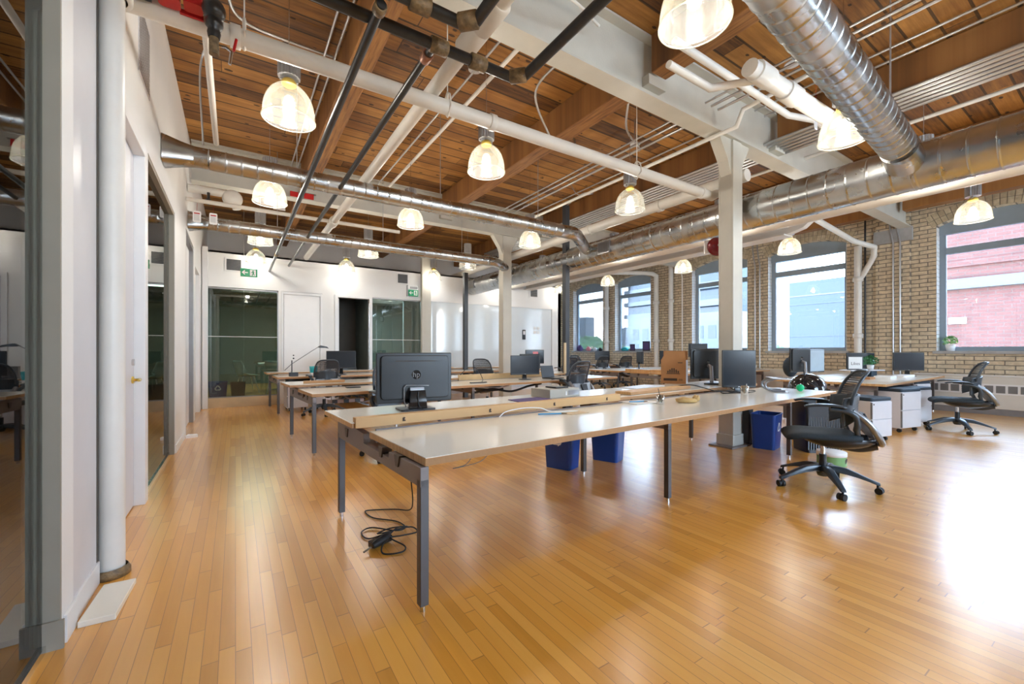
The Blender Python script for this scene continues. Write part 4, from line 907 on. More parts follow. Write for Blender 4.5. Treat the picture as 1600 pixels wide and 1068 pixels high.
# ================================================================== CHAIRS
def make_chair():
    c = empty('task_chair', (0, 0, 0), 0, 'chair', 'chair', 'dark mesh task chairs')
    # base (front = +Y)
    for k in range(5):
        a = R(117.5+72*k); d = Vector((cos(a), sin(a), 0)); s_ = Vector((-sin(a), cos(a), 0))
        prof = [(.02, .170, .040), (.09, .176, .038), (.17, .166, .035), (.25, .142, .032), (.33, .112, .028), (.405, .082, .022)]
        up = Vector((0, 0, 1)); vs_ = []
        for (r, z, w) in prof:
            hh = .013 if r > .3 else .019 if r > .2 else .026
            for sx, sz in ((-1, -1), (1, -1), (.7, 1), (-.7, 1)): vs_.append(d*r + s_*w*sx + up*(z+hh*sz))
        fs = [(0, 1, 2, 3)[::-1], (20, 21, 22, 23)] + [(i*4+j, i*4+(j+1) % 4, (i+1)*4+(j+1) % 4, (i+1)*4+j) for i in range(5) for j in range(4)]
        m_ = MB(); m_.add(vs_, fs, True); lg = m_.build('leg', M['chairf'], c, bevel=.004)
        w_ = MB(); p = d*.388; ax = Matrix.Rotation(a+.6*k, 4, 'Z')
        for sx in (-.017, .017):
            w_.tube([Vector(p)+ax @ Vector((sx-.011, -.012, .029)), Vector(p)+ax @ Vector((sx+.011, -.012, .029))], .029, 16)
        w_.tube([p+Vector((0, 0, .04)), p+Vector((0, 0, .08))], .009, 8)
        w_.build('caster', M['rubber'], c)
    MB().lathe([(0, .10), (.04, .10), (.052, .13), (.052, .165), (.036, .185), (0, .185)], 22).build('hub', M['chairf'], c)
    g = MB(); g.cyl(0, 0, .185, .30, .030).cyl(0, 0, .30, .41, .018); g.build('gas_lift', M['black'], c)
    g = MB(); g.cyl(0, 0, .30, .405, .0185); g.build('lift_rod', M['chrome'], c)
    # mechanism pan
    m_ = MB()
    def pan(u, v):
        x = (u-.5)*2; y = -.36+.58*v; w = .215*math.sqrt(max(.02, 1-(abs(v-.5)/.56)**2.4)); z = .478-.115*math.sqrt(max(0, 1-x*x))*math.sin(pi*min(1, v*.9+.12))**.6
        return (x*w, y, z)
    m_.grid(pan, 14, 12, .012); m_.build('seat_pan', M['black'], c)
    # seat pad
    m_ = MB()
    def seat_t(u, v, top=True):
        x = (u-.5)*2; y = -.26+.57*v
        w = .245*(1-.10*(1-v)**2)*((1-abs(2*v-1)**5*.18))
        ed = max(abs(x)**6, abs(2*v-1)**8)
        zt = .528-.012*(1-x*x)*(1 if v < .6 else 1-(v-.6)*1.2) - .028*max(0, (v-.72)/.28)**2 - .018*ed
        if not top: zt = zt-.068+.02*ed
        return (x*w, y, zt)
    nu, nv = 18, 18; P = [[seat_t(i/nu, j/nv) for i in range(nu+1)] for j in range(nv+1)]; Q = [[seat_t(i/nu, j/nv, False) for i in range(nu+1)] for j in range(nv+1)]
    w_ = nu+1; vs_ = [p for r_ in P for p in r_]+[p for r_ in Q for p in r_]; off_ = len(P)*w_
    fs = [(j*w_+i, j*w_+i+1, (j+1)*w_+i+1, (j+1)*w_+i) for j in range(nv) for i in range(nu)]
    fs += [tuple(off_+k for k in f[::-1]) for f in fs]
    ed = [i for i in range(w_)]+[j*w_+nu for j in range(1, nv+1)]+[nv*w_+i for i in range(nu-1, -1, -1)]+[j*w_ for j in range(nv-1, 0, -1)]
    for a, b_ in zip(ed, ed[1:]+ed[:1]): fs.append((b_, a, a+off_, b_+off_))
    m_.add(vs_, fs, True); m_.build('seat', M['fabric'], c, sub=1)
    # back : spine profile (y at z)
    def by(z): # rear lean
        return -.235 - .10*((z-.55)/.55) + .06*math.sin((z-.55)/.55*pi)
    # lumbar shell (ribbed band)
    m_ = MB()
    def shell(u, v):
        x = (u-.5)*2; z = .665+.20*v; w = .228+.014*v
        rib = .004*(1 if int(v*14) % 2 else 0)
        y = by(z)-.035+.16*abs(x)**2.2
        return (x*w*(1-.06*x*x), y-rib, z-.06*abs(x)**2*(1-v)-.03*x*x)
    m_.grid(shell, 20, 14, -.012); m_.build('lumbar_shell', M['chairf'], c)
    # upper loop frame
    loop = []
    for k in range(29):
        t = k/28; a = -pi*.02+pi*1.04*t
        x = .222*cos(a)*(1 if abs(cos(a)) < .6 else 1); z = .80+.275*max(0, sin(a))**.62 if 0 < t < 1 else .80
        if k in (0, 28): z = .78
        x = .222*(1 if cos(a) > 0 else -1)*abs(cos(a))**.45
        loop.append((x, by(z)+.06*(abs(x)/.222)**2, z))
    m_ = MB().tube(loop, .0135, 10); m_.build('backrest_frame', M['chairf'], c)
    m_ = MB()
    def net(u, v):
        x = (u-.5)*2; z = .815+.245*v; lim = 1-.16*max(0, (v-.5)/.5)**4
        return (x*.215*lim, by(z)+.055*x*x+.0, z-.03*(1-v)*x*x)
    m_.grid(net, 14, 10); m_.build('backrest_net', M['net'], c)
    # lower U loop
    pts = bez([(-.222, by(.76)+.05, .73), (-.222, -.27, .64), (-.20, -.345, .53), (-.13, -.395, .455), (0, -.41, .43), (.13, -.395, .455), (.20, -.345, .53), (.222, -.27, .64), (.222, by(.76)+.05, .73)], 5)
    MB().tube(pts, .025, 12).build('lower_back_rim', M['chairg'], c)
    m_ = MB()
    def web(u, v):
        x = (u-.5)*2; z = .47+.24*v; w = .10+.11*v**.5; return (x*w, -.375+.12*v+.01*x*x+.014, z)
    m_.grid(web, 10, 10, .005); m_.build('back_web', M['gel'], c)
    m_ = MB().prism([(-.05, .46), (.05, .46), (.07, .72), (-.07, .72)], -.40, -.375, 'y', Matrix.Translation((0, 0, 0)) @ Matrix.Translation((0, -.39, .46)) @ Matrix.Rotation(R(-24), 4, 'X') @ Matrix.Translation((0, .39, -.46))); m_.build('spine', M['black'], c, bevel=.006)
    # under yoke from pan to lower back
    m_ = MB().tube(bez([(0, -.10, .41), (0, -.26, .39), (0, -.385, .42)], 5), [.05]*11, 12); m_.build('rear_yoke', M['black'], c)
    # arms
    for s_ in (-1, 1):
        m_ = MB().tube(bez([(s_*.20, -.20, .56), (s_*.235, -.20, .63), (s_*.262, -.17, .70), (s_*.268, -.10, .735), (s_*.268, 0, .748)], 5), [.026]*6+[.022]*15, 10)
        m_.tube(bez([(s_*.20, -.20, .57), (s_*.15, -.22, .50), (s_*.08, -.2, .45)], 4), .022, 10); m_.build('arm_support', M['chairf'], c)
        m_ = MB()
        def pad(u, v, s_=s_):
            x = (u-.5)*2; y = -.11+.29*v; w = .036*(1-.3*abs(2*v-1)**3); return (s_*.268+x*w, y, .768+.004*(1-x*x)-.018*abs(2*v-1)**3)
        m_.grid(pad, 6, 12, .018); po = m_.build('armrest', M['fabric' if False else 'chairf'], c)
    return c
ch0 = make_chair()
used = [False]
def chair(x, y, face, lab):
    """face: direction (dx,dy) of chair front"""
    rz = math.atan2(face[1], face[0])-pi/2
    if not used[0]: used[0] = True; ch0.location = (x, y, 0); ch0.rotation_euler = (0, 0, rz); ch0['label'] = lab; return ch0
    return dup(ch0, (x, y, 0), rz, lab)
chair(4.55, 1.70, (-.52, .85), 'black task chair alone on the open floor at the right end of the near bench')
chair(9.45, 1.72, (-.36, .93), 'dark task chair by the convector with its arms against the right desk')
chair(1.47, 9.05, (-.10, 1), 'black mesh chair tucked at the near side of the third bench')
chair(2.35, 10.98, (0.1, -1), 'mesh chair behind the wide black monitor by the far wall')
chair(4.42, 7.70, (.05, -1), 'mesh chair on the far side of the second bench left of the front-facing monitor')
chair(4.85, 5.55, (-.1, 1), 'black mesh chair with its back to the camera at the right of the second bench')
chair(1.62, 5.02, (0.0, -1), 'chair hidden behind the large black monitor with one caster showing')
chair(7.9, 9.25, (.1, 1), 'grey backed mesh chair behind the tall charcoal power pole')
chair(11.1, 12.3, (-.2, -1), 'small blue grey chair back in the alcove right of the charcoal pole')
chair(10.32, 10.35, (.2, 1), 'blue grey chair before the alcove bench below the window with the small screen')
chair(11.4, 10.3, (.3, 1), 'small dark mesh chair in the alcove right of the small screen')
chair(2.75, 4.65, (-.6, 1), 'chair with its black seat low behind the near bench') if False else None

# ================================================================== BINS, PEDESTALS
def recycle(parent, x, y, z, s, M4):
    m_ = MB()
    for k in range(3):
        a = 2*pi*k/3; Rm = Matrix.Rotation(a, 3, 'Z')
        for quad in ([(-.55, -.62), (.25, -.62), (.25, -.38), (-.45, -.38)], [(.22, -.78), (.62, -.50), (.22, -.22)], [(-.62, -.60), (-.42, -.36), (-.62, -.06), (-.82, -.22)]):
            pts = [Rm @ Vector((u, v, 0)) for u, v in quad]
            m_.prism([(p.x*s, p.y*s) for p in pts], 0, .0015, 'z', M4)
    return m_.build('recycling_symbol', M['signw'], parent)
def bin_(name, x, y, rz, w, d_, h, mat, lab, sym=None, z=0, group=None, rim=True):
    b = empty(name, (x, y, z), rz, lab, 'bin', group)
    t = .86; m_ = MB(); A = rrect(-w/2*t, w/2*t, -d_/2*t, d_/2*t, .03); B = rrect(-w/2, w/2, -d_/2, d_/2, .035); n = len(A)
    Ai = [(u*.965, v*.955) for u, v in A]; Bi = [(u*.97, v*.96) for u, v in B]
    vs_ = [(u, v, 0) for u, v in A]+[(u, v, h) for u, v in B]+[(u, v, h) for u, v in Bi]+[(u, v, .012) for u, v in Ai]
    fs = [tuple(range(n))[::-1]]+[(i, (i+1) % n, (i+1) % n+n, i+n) for i in range(n)]+[(i+n, (i+1) % n+n, (i+1) % n+2*n, i+2*n) for i in range(n)]+[(i+2*n, (i+1) % n+2*n, (i+1) % n+3*n, i+3*n) for i in range(n)]+[tuple(range(3*n, 4*n))]
    m_.add(vs_, fs); m_.build('body', M[mat], b)
    if rim:
        o_ = [(u*1.02, v*1.03) for u, v in B]; m2 = MB(); m2.add([(u, v, h-.012) for u, v in o_]+[(u, v, h+.004) for u, v in o_]+[(u, v, h+.004) for u, v in Bi]+[(u, v, h-.012) for u, v in B], [(i+a*n, (i+1) % n+a*n, (i+1) % n+((a+1) % 4)*n, i+((a+1) % 4)*n) for a in range(4) for i in range(n)]); m2.build('rim', M[mat], b)
    if sym:
        side, u = sym; tl = math.atan2(((d_ if side in 'fb' else w)/2)*(1-t), h)
        for sd in side:
            off_ = {'f': (0, -(d_/2)*(t+(1-t)*u)-.003), 'r': ((w/2)*(t+(1-t)*u)+.003, 0)}[sd]; rot = {'f': 0, 'r': R(90)}[sd]
            recycle(b, 0, 0, 0, .075, Matrix.Translation((off_[0], off_[1], h*u)) @ Matrix.Rotation(rot, 4, 'Z') @ Matrix.Rotation(R(90)+tl, 4, 'X'))
    return b
GBn = 'blue recycling bins'
bin_('recycling_bin', 2.96, 3.53, R(-69), .34, .26, .42, 'blue', 'left blue recycling bin with white arrows under the near bench', ('f', .72), group=GBn)
bin_('recycling_bin', 3.60, 3.48, R(-68), .34, .26, .42, 'blue', 'middle blue bin under the near bench right of the thin leg', None, group=GBn)
bin_('recycling_bin', 5.78, 2.79, R(12), .38, .29, .44, 'blue', 'blue recycling bin standing open on the floor beside the cream column', ('f', .62), group=GBn)
b_ = bin_('waste_bin', 6.12, 2.36, R(-35), .46, .34, .62, 'black', 'black ribbed bin under the right end of the near bench')
m_ = MB()
for k in range(14): m_.box(-.20+k*.03, -.20+k*.03+.008, -.163, -.150, .04, .56)
m_.build('ribs', M['blackg'], b_)
bin_('recycling_bin', -.33, 11.62, R(0), .36, .26, .36, 'blue', 'blue recycling bin behind the far left glass', ('f', .6), z=.2, group=GBn)
bin_('waste_bin', .05, 11.64, R(0), .30, .24, .33, 'doordark', 'dark brown bin beside the blue one behind the far left glass', None, z=.2)
tn = empty('storage_tin', (5.52, 1.98, 0), 0, 'round green tin with white rim on the floor behind the near chair', 'tin'); MB().cyl(0, 0, 0, .10, .135, n=32).build('body', M['lime'], tn); MB().lathe([(.137, .10), (.140, .10), (.140, .14), (.134, .145), (0, .145)], 32).build('lid', M['signw'], tn)
MB().prism([(-.02, .03), (.015, .05), (.03, .08), (.0, .085), (-.025, .07)], -.1375, -.1355, 'y').build('mark', M['ink'], tn)
# domed black bin between benches
dm = empty('domed_bin', (7.12, 2.86, 0), 0, 'glossy black dome lidded bin rising beyond the right end of the near bench', 'bin'); MB().lathe([(0, 0), (.20, 0), (.235, .62), (.25, .66)], 32).build('body', M['black'], dm); MB().lathe([(.255, .66)]+[(.255*cos(a), .665+.25*sin(a)) for a in [pi/2*k/12 for k in range(13)]], 36).build('dome_lid', M['blackg'], dm)
MB().prism([(-.03, 0), (.02, 0), (-.05, .09)], -.004, .004, 'y').build('lid_fin', M['black'], dm, loc=(-.12, -.02, .885))

def pedestal(x, y, rz, w, d_, h, lab, cush=True):
    p = empty('pedestal', (x, y, 0), rz, lab, 'pedestal', 'mobile drawer pedestals')
    MB().box(-w/2, w/2, -d_/2+.018, d_/2, .065, h).build('body', M['ped'], p, bevel=.005)
    dz = (h-.075)/2
    for k in range(2):
        z0 = .07+k*dz; dr = MB().box(-w/2+.006, w/2-.004, -d_/2, -d_/2+.017, z0+.003, z0+dz-.004).build('drawer', M['ped'], p, bevel=.003)
        MB().box(-w/2, -w/2+.014, -d_/2-.001, -d_/2+.016, z0+.01, z0+dz-.01).build('pull_edge', M['grille'], dr)
    k_ = MB().box(-w/2+.03, -w/2+.045, -d_/2-.004, -d_/2, h-.05, h-.03).build('lock', M['ink'], p)
    if cush: MB().prism(rrect(-w/2, w/2, -d_/2, d_/2, .03), h+.001, h+.05, 'z').build('cushion', M['cush'], p, bevel=.012)
    for sx in (-1, 1):
        for sy in (-1, 1):
            MB().tube([(sx*(w/2-.05)-.014, sy*(d_/2-.06), .03), (sx*(w/2-.05)+.014, sy*(d_/2-.06), .03)], .03, 14).build('caster', M['rubber'], p)
pedestal(7.50, 2.32, R(-14), .42, .50, .56, 'leftmost white pedestal with dark cushion standing off the end of the right desk')
pedestal(8.80, 2.46, R(-12), .50, .78, .62, 'wide white pedestal with dark cushion, second under the right desk')
pedestal(9.62, 2.46, R(-12), .52, .66, .60, 'white pedestal with dark cushion, third under the right desk')
pedestal(11.1, 2.75, R(-12), .46, .6, .62, 'white pedestal with dark cushion behind the right task chair')
pedestal(1.08, 10.1, R(2), .40, .52, .56, 'pale grey pedestal under the left end of the third bench', False)
pedestal(1.62, 10.15, R(2), .40, .52, .54, 'pale grey pedestal right of the leftmost one under the third bench', False)
pd = empty('storage_box', (1.10, 10.05, .563), R(2), 'black flat box on the pedestal under the third bench', 'box'); MB().box(-.20, .22, -.2, .2, 0, .10).build('body', M['black'], pd, bevel=.005); MB().box(-.205, .225, -.205, .205, .10, .115).build('lid', M['mon'], pd)

# ================================================================== EXIT SIGNS, VENTS
def exit_sign(loc, w, h, lab, rod=None, box=False):
    e = empty('exit_sign', loc, 0, lab, 'exit sign', 'green exit signs'); y = -.0
    MB().box(-w/2, w/2, -.02, .02, 0, h).build('housing', M['green'], e, bevel=.003)
    a = MB(); cx = -w*.25; s = h*.34; cz = h/2
    a.prism([(cx-s, cz), (cx-s*.05, cz+s*.85), (cx+s*.12, cz+s*.55), (cx-s*.30, cz+s*.18), (cx+s, cz+s*.18), (cx+s, cz-s*.18), (cx-s*.30, cz-s*.18), (cx+s*.12, cz-s*.55), (cx-s*.05, cz-s*.85)], -.0215, -.0205, 'y'); a.build('arrow', M['signw'], e)
    MB().box(w*.05, w*.40, -.0215, -.0205, h*.12, h*.88).build('doorway', M['signw'], e)
    m_ = MB(); cx = w*.22
    m_.tube([(cx+.004, -.0235, h*.76), (cx+.004, -.0225, h*.76)], h*.075, 12)
    def limb(p, q, r=.05): 
        d_ = (Vector(q)-Vector(p)).normalized(); n_ = Vector((-d_.y, d_.x))*h*r/1.0
        p_, q_ = Vector(p), Vector(q); m_.prism([tuple(p_-n_), tuple(q_-n_), tuple(q_+n_), tuple(p_+n_)], -.0232, -.0218, 'y')
    X = lambda u, v: (cx+u*h, v*h)
    limb(X(.0, .68), X(.06, .42), .07); limb(X(-.02, .64), X(-.17, .50), .035); limb(X(0, .64), X(.16, .56), .035); limb(X(.06, .42), X(-.06, .30), .045); limb(X(-.06, .30), X(-.05, .14), .04); limb(X(.06, .42), X(.17, .20), .045)
    m_.build('running_figure', M['green'], e)
    if rod: MB().tube([(-w*.3, 0, h), (-w*.3, 0, rod)], .004, 6).build('hanging_rod', M['chrome'], e)
    if box:
        MB().box(-w*.6, w*.55, -.0, .05, h*.9, h*1.75).build('battery_box', M['trimw'], e); MB().box(-w*.35, w*.45, -.012, -.0, h*1.2, h*1.5).build('lettering_plate', M['chairg'], e)
        MB().box(-w*.62, -w*.55, -.01, .05, -h*.05, h*1.75).build('side_bracket', M['chairg'], e)
    return e
exit_sign((.25, YF-.35, 2.88), .32, .175, 'green exit sign with left arrow hanging above the far left glass', rod=1.75)
exit_sign((4.10, YF-.06, 2.76), .27, .17, 'green exit sign with left arrow by the white corner post', box=True)
for (x, z, lab) in [(-.03, 3.17, 'black louvred air vent at the left of the far wall above the glass'), (3.82, 3.22, 'black louvred air vent above the second exit sign'), (8.25, 3.16, 'dark louvred air vent high at the right end of the far wall')]:
    v = empty('wall_vent', (x, YF, z), 0, lab, 'vent', 'louvred vents on the far wall'); MB().box(-.17, .17, -.012, 0, -.15, .15).build('frame', M['trimw'], v, bevel=.003)
    MB().box(-.135, .135, -.0145, -.0122, -.12, .12).build('opening', M['grille'], v)
    m_ = MB()
    for k in range(8): m_.box(-.135, .135, -.02, -.0148, -.115+k*.03, -.100+k*.03)
    m_.build('louvres', M['black'], v)
bl = empty('alarm_bell', (5.60, 3.36, 2.70), R(-37), 'round dark red alarm bell fixed behind the near column', 'bell')
m_ = MB().lathe([(0, .075), (.05, .073), (.10, .055), (.128, .02), (.132, 0), (0, 0)], 32, Matrix.Rotation(R(90), 4, 'X')); m_.build('gong', M['maroon'], bl)
MB().cyl(0, 0, .0, .01, .02).build('nut', M['chrome'], bl).rotation_euler = (R(90), 0, 0)
bl.children[-1].location = (0, -.075, 0) if len(bl.children) else (0, 0, 0)
MB().box(-.16, -.02, .002, .04, -.09, .09).build('back_box', M['trimw'], bl)
sw = empty('wall_controls', (7.86, YF+.015, 1.78), 0, 'small black control panel on the white glass wall panel', 'control panel'); MB().box(-.06, .06, -.02, 0, -.16, .16).build('panel', M['black'], sw, bevel=.004); MB().box(-.04, .04, -.022, -.02, .0, .12).build('display', M['ped'], sw)
for k, (x, z) in enumerate([(8.3, 2.0), (8.45, 2.0), (8.3, 1.86), (8.45, 1.86)]):
    nn = MB().box(x-.05, x+.05, YF+.012, YF+.018, z-.05, z+.05).build('paper_note', M['paper'])
    tag(nn, '%s of four small grey square notes on the white wall panel' % ['upper left', 'upper right', 'lower left', 'lower right'][k], 'note', 'four square notes')

# ================================================================== THINGS ON THE DESKS
# open cardboard box
bx = empty('cardboard_box', (5.27, 3.80, .791), R(-60), 'open brown cardboard box with dark printing on the near bench', 'box')
w, d_, h = .33, .28, .33
m_ = MB(); m_.box(-w/2, w/2, -d_/2, -d_/2+.005, 0, h).box(-w/2, w/2, d_/2-.005, d_/2, 0, h).box(-w/2, -w/2+.005, -d_/2+.005, d_/2-.005, 0, h).box(-w/2+.005, w/2-.005, -d_/2+.005, d_/2-.005, 0, .005); m_.build('carton', M['card'], bx)
MB().box(w/2-.005, w/2, -d_/2+.005, d_/2-.005, 0, h).box(w/2+.0005, w/2+.003, -d_/2, d_/2, 0, h-.02).build('white_side', M['cardw'], bx)
MB().prism([(-w/2, h), (w/2, h), (w/2-.02, h+.12), (-w/2+.07, h+.12)], -d_/2+.0, -d_/2+.005, 'y', Matrix.Translation((0, 0, 0))).build('flap', M['card'], bx)
MB().prism([(-w/2, h), (w/2, h), (w/2, h+.13), (-w/2, h+.13)], d_/2-.005, d_/2, 'y').build('flap', M['card'], bx)
m_ = MB(); y0 = -d_/2-.0015
for k in range(6): m_.box(-.08+k*.027, -.08+k*.027+.018, y0, y0+.001, .15, .15+.03+.018*(2.5-abs(k-2.5)))
m_.box(-.09, .085, y0, y0+.001, .135, .145); m_.box(-.13, .05, y0, y0+.001, .04, .075); m_.box(.07, .12, y0, y0+.001, .06, .066); m_.box(.07, .12, y0, y0+.001, .045, .051); m_.box(.06, .12, y0, y0+.001, .29, .30); m_.build('printing', M['ink'], bx)
# project box grey
e = empty('grey_device', (2.73, 3.36, .791), R(5), 'grey green flat device with a black lid on the near bench', 'device'); MB().box(-.21, .20, -.14, .14, 0, .085).build('body', M['grey'], e, bevel=.004); MB().box(-.07, .10, -.08, .08, .085, .10).build('black_lid', M['black'], e, bevel=.003); MB().box(.04, .19, -.143, -.14, .02, .065).build('front_panel', M['chairg'], e); MB().box(.0, .012, -.145, -.14, .02, .06).build('latch', M['signw'], e)
def flat(name, pts, z, th, mat, lab, cat, group=None): return tag(MB().prism(pts, 0, th).build(name, M[mat], loc=(pts[0][0]*0, 0, z)), lab, cat, group)
flat('folder', [(2.12, 3.12), (2.52, 3.16), (2.50, 3.36), (2.14, 3.34)], .791, .004, 'purple', 'dark violet folder lying flat behind the ledge of the near bench', 'folder')
flat('paper_card', [(2.24, 2.55), (2.44, 2.57), (2.43, 2.68), (2.22, 2.67)], .741, .002, 'oak', 'beige card lying on the near bench right of the blue pen', 'card')
def pen(x, y, rz, lab, z=.741, L=.15):
    p = empty('pen', (x, y, z+.006), rz, lab, 'pen', 'blue pens'); MB().tube([(-L/2, 0, 0), (L*.3, 0, 0)], .0055, 10).build('barrel', M['pen'], p); MB().tube([(L*.3, 0, 0), (L/2, 0, 0)], [.0065, .003], 10).build('cap', M['fit'], p)
pen(2.13, 2.66, R(-22), 'blue pen with brown tip lying on the near bench beside the beige card', L=.24)
flat('pad_of_paper', [(3.18, 2.70), (3.52, 2.66), (3.50, 2.93), (3.20, 2.95)], .741, .006, 'paper', 'white paper pad under the second blue pen on the near bench', 'paper')
pen(3.32, 2.80, R(-18), 'blue pen lying on the white paper pad', .748, .2)
tb = empty('tumbler', (3.42, 2.62, .741), 0, 'clear glass tumbler holding a dark spoon on the near bench', 'glass'); MB().lathe([(0, .004), (.030, .004), (.036, .085), (.039, .085), (.033, 0), (0, 0)], 28).build('glass', M['tumbler'], tb); MB().tube([(.012, .0, .01), (-.035, .0, .15)], .003, 8).build('spoon', M['mon'], tb)
tb = empty('tumbler', (5.0, 2.66, .741), 0, 'clear glass cup on the near bench below the tall screen', 'glass'); MB().lathe([(0, .004), (.034, .004), (.045, .10), (.048, .10), (.037, 0), (0, 0)], 28).build('glass', M['tumbler'], tb); MB().tube([(.03, 0, .01), (.05, 0, .12)], .004, 8).build('straw', M['signw'], tb)
def blob(name, loc, sx, sy, sz, mat, lab, cat, rz=0, seed=0):
    m_ = MB().sphere((0, 0, 0), 1, 20, 12); m_.v = [((v[0]*sx)*(1+.22*mnoise.noise(Vector(v)*1.7+Vector((seed, 0, 0)))), (v[1]*sy)*(1+.25*mnoise.noise(Vector(v)*2.1+Vector((0, seed, 0)))), (max(v[2], -.75)+.75)*sz*(1+.35*mnoise.noise(Vector(v)*2.6+Vector((0, 0, seed))))) for v in m_.v]
    o = m_.build(name, M[mat], loc=loc); o.rotation_euler = (0, 0, rz); return tag(o, lab, cat)
blob('paper_bag', (3.72, 2.55, .741), .115, .06, .028, 'kraft', 'flat crumpled kraft paper bag on the near bench', 'bag', R(-28), 3)
blob('crumpled_bag', (3.93, 2.58, .741), .05, .035, .035, 'kraft', 'smaller crumpled kraft bag with glossy end on the near bench', 'bag', R(30), 8)
blob('wrapper', (4.3, 3.02, .741), .07, .03, .018, 'card', 'small brown wrapper beside the skewed shelf board', 'wrapper', 0, 5)
flat('notebook', [(4.05, 3.45), (4.72, 3.55), (4.60, 3.78), (4.0, 3.66)], .791, .008, 'ped', 'thin grey notebook lying in front of the cardboard box', 'notebook')
# cables on the bench
tag(MB().tube(bez([(4.55, 3.35, .80), (4.6, 3.1, .84), (4.75, 3.0, .80), (4.9, 2.95, .76), (5.05, 2.98, .75), (5.2, 2.9, .75), (5.1, 2.8, .748), (4.85, 2.82, .748), (4.95, 2.92, .75)]), .006, 8).build('cable', M['rubber']), 'tangled black cable at the foot of the two near bench screens', 'cable')
tag(MB().tube(bez([(1.70, 2.78, .74), (1.78, 2.80, .775), (1.95, 2.80, .79), (2.1, 2.78, .78), (2.2, 2.76, .748), (2.42, 2.68, .745)]), .004, 8).build('cable', M['signw']), 'white cable arching along the ledge of the near bench', 'cable')
tag(MB().tube(bez([(5.35, 3.3, .80), (5.45, 3.15, .81), (5.3, 2.95, .76), (5.5, 2.8, .75), (5.25, 2.72, .75), (5.1, 2.85, .75)]), .005, 8).build('cable', M['rubber']), 'black looped cable right of the clear cup', 'cable')
# laptop stand
ls = empty('laptop_stand', (5.70, 2.66, .741), R(-143), 'curved silver laptop stand near the right end of the near bench', 'laptop stand')
for sx in (-.11, .09):
    MB().tube(bez([(sx, .12, .17), (sx, .0, .16), (sx-.0, -.10, .12), (sx, -.11, .06), (sx, -.04, .015), (sx, .10, .012)], 5), .015, 10).build('curved_rail', M['chairg'], ls)
MB().box(-.13, .2, -.08, .14, .165, .175, M=Matrix.Rotation(R(-4), 4, 'X')).build('tray', M['ped'], ls); MB().box(-.13, .2, -.04, .12, 0, .006).build('foot_plate', M['chrome'], ls)
tag(MB().sphere((0, 0, 0), .045, 20, 12).build('rubber_ball', M['gball'], loc=(6.02, 2.50, .786)), 'small bright green ball at the right end of the near bench', 'ball')
bpy.data.objects['rubber_ball'].location = (5.98, 2.48, .786)
# second and third bench objects
tag(MB().box(-.09, .09, -.06, .06, 0, .012).build('card_reader', M['black'], loc=(1.37, 6.14, .741)), 'small dark card reader on the second bench at the left', 'device')
tag(MB().box(-.14, .14, -.03, .03, 0, .012).build('cable_grommet', M['black'], loc=(3.25, 5.95, .741)), 'flat black cable outlet on the second bench left of the monitor', 'device')
tag(MB().tube(bez([(3.32, 5.96, .75), (3.38, 6.05, .80), (3.36, 6.2, .95), (3.3, 6.4, .97), (3.2, 6.5, .84)]), .005, 8).build('cable', M['rubber']), 'black cord arching from the flat outlet on the second bench', 'cable')
tag(MB().prism([(0, 0), (1.3, 0), (1.3, .5), (.3, .5)], 0, .02).build('stacked_board', M['wood'], loc=(3.6, 10.35, .80)), 'pale board lying on the third bench behind the charcoal pole', 'board')
tag(MB().box(0, .45, 0, .12, 0, .04).build('wood_tray', M['wood'], loc=(2.9+.75, 10.1, .795)), 'orange wooden tray on the third bench left of the charcoal pole', 'tray')
lp = empty('desk_lamp', (.98, 9.55, .741), R(0), 'black angled desk lamp at the left end of the third bench', 'lamp')
MB().box(-.08, .08, -.07, .07, 0, .08).build('base', M['black'], lp, bevel=.006); MB().tube([(-.03, 0, .08), (-.03, 0, .32)], .010, 10).build('post', M['black'], lp)
MB().tube([(-.16, 0, .12), (-.03, 0, .25), (.47, 0, .60)], .008, 10).build('arm', M['chairg'], lp); MB().prism([(.44, .585), (.50, .625), (.62, .60), (.66, .56), (.60, .575), (.50, .575)], -.05, .05, 'y').build('lamp_head', M['black'], lp, bevel=.006); MB().sphere((.0, 0, .36), .016, 10, 8).sphere((.0, 0, .42), .014, 10, 8).build('spring_knobs', M['black'], lp)
cup = empty('glass_tumbler', (1.36, 9.62, .741), 0, 'teal glass tumbler on the third bench beside the desk lamp', 'glass'); MB().lathe([(0, .0), (.062, .0), (.082, .19), (.076, .19), (.058, .01), (0, .01)], 24).build('glass', M['teal'], cup); MB().lathe([(.0, .0), (.064, .0), (.070, .06), (0, .061)], 24).build('clear_foot', M['ped'], cup)
tag(MB().box(-.07, .07, -.05, .05, 0, .20).build('file_holder', M['chairg'], loc=(1.78, 10.2+.3, .793)), 'grey wire file holder on the third bench behind the left mesh chair', 'holder')
tag(MB().box(-.2, .2, -.14, .14, 0, .05).build('paper_stack', M['paper'], loc=(6.9, 9.7, .741)), 'stack of white paper on the third bench below the monitor with the pink note', 'paper')
tag(MB().box(-.25, .25, -.18, .18, 0, .03).build('cutting_mat', M['teal'], loc=(6.35, 9.55, .741)), 'teal mat on the third bench below the monitor with the pink note', 'mat')
# laptop dark on bench 2 right
lt = empty('laptop', (4.95, 6.17, .741), R(10), 'open laptop beside the chair on the second bench', 'laptop'); MB().box(-.17, .17, -.12, .12, 0, .015).build('keyboard_deck', M['mon'], lt); MB().box(-.17, .17, -.005, .005, 0, .22, M=Matrix.Translation((0, .12, .015)) @ Matrix.Rotation(R(-12), 4, 'X')).build('lid', M['mon'], lt)
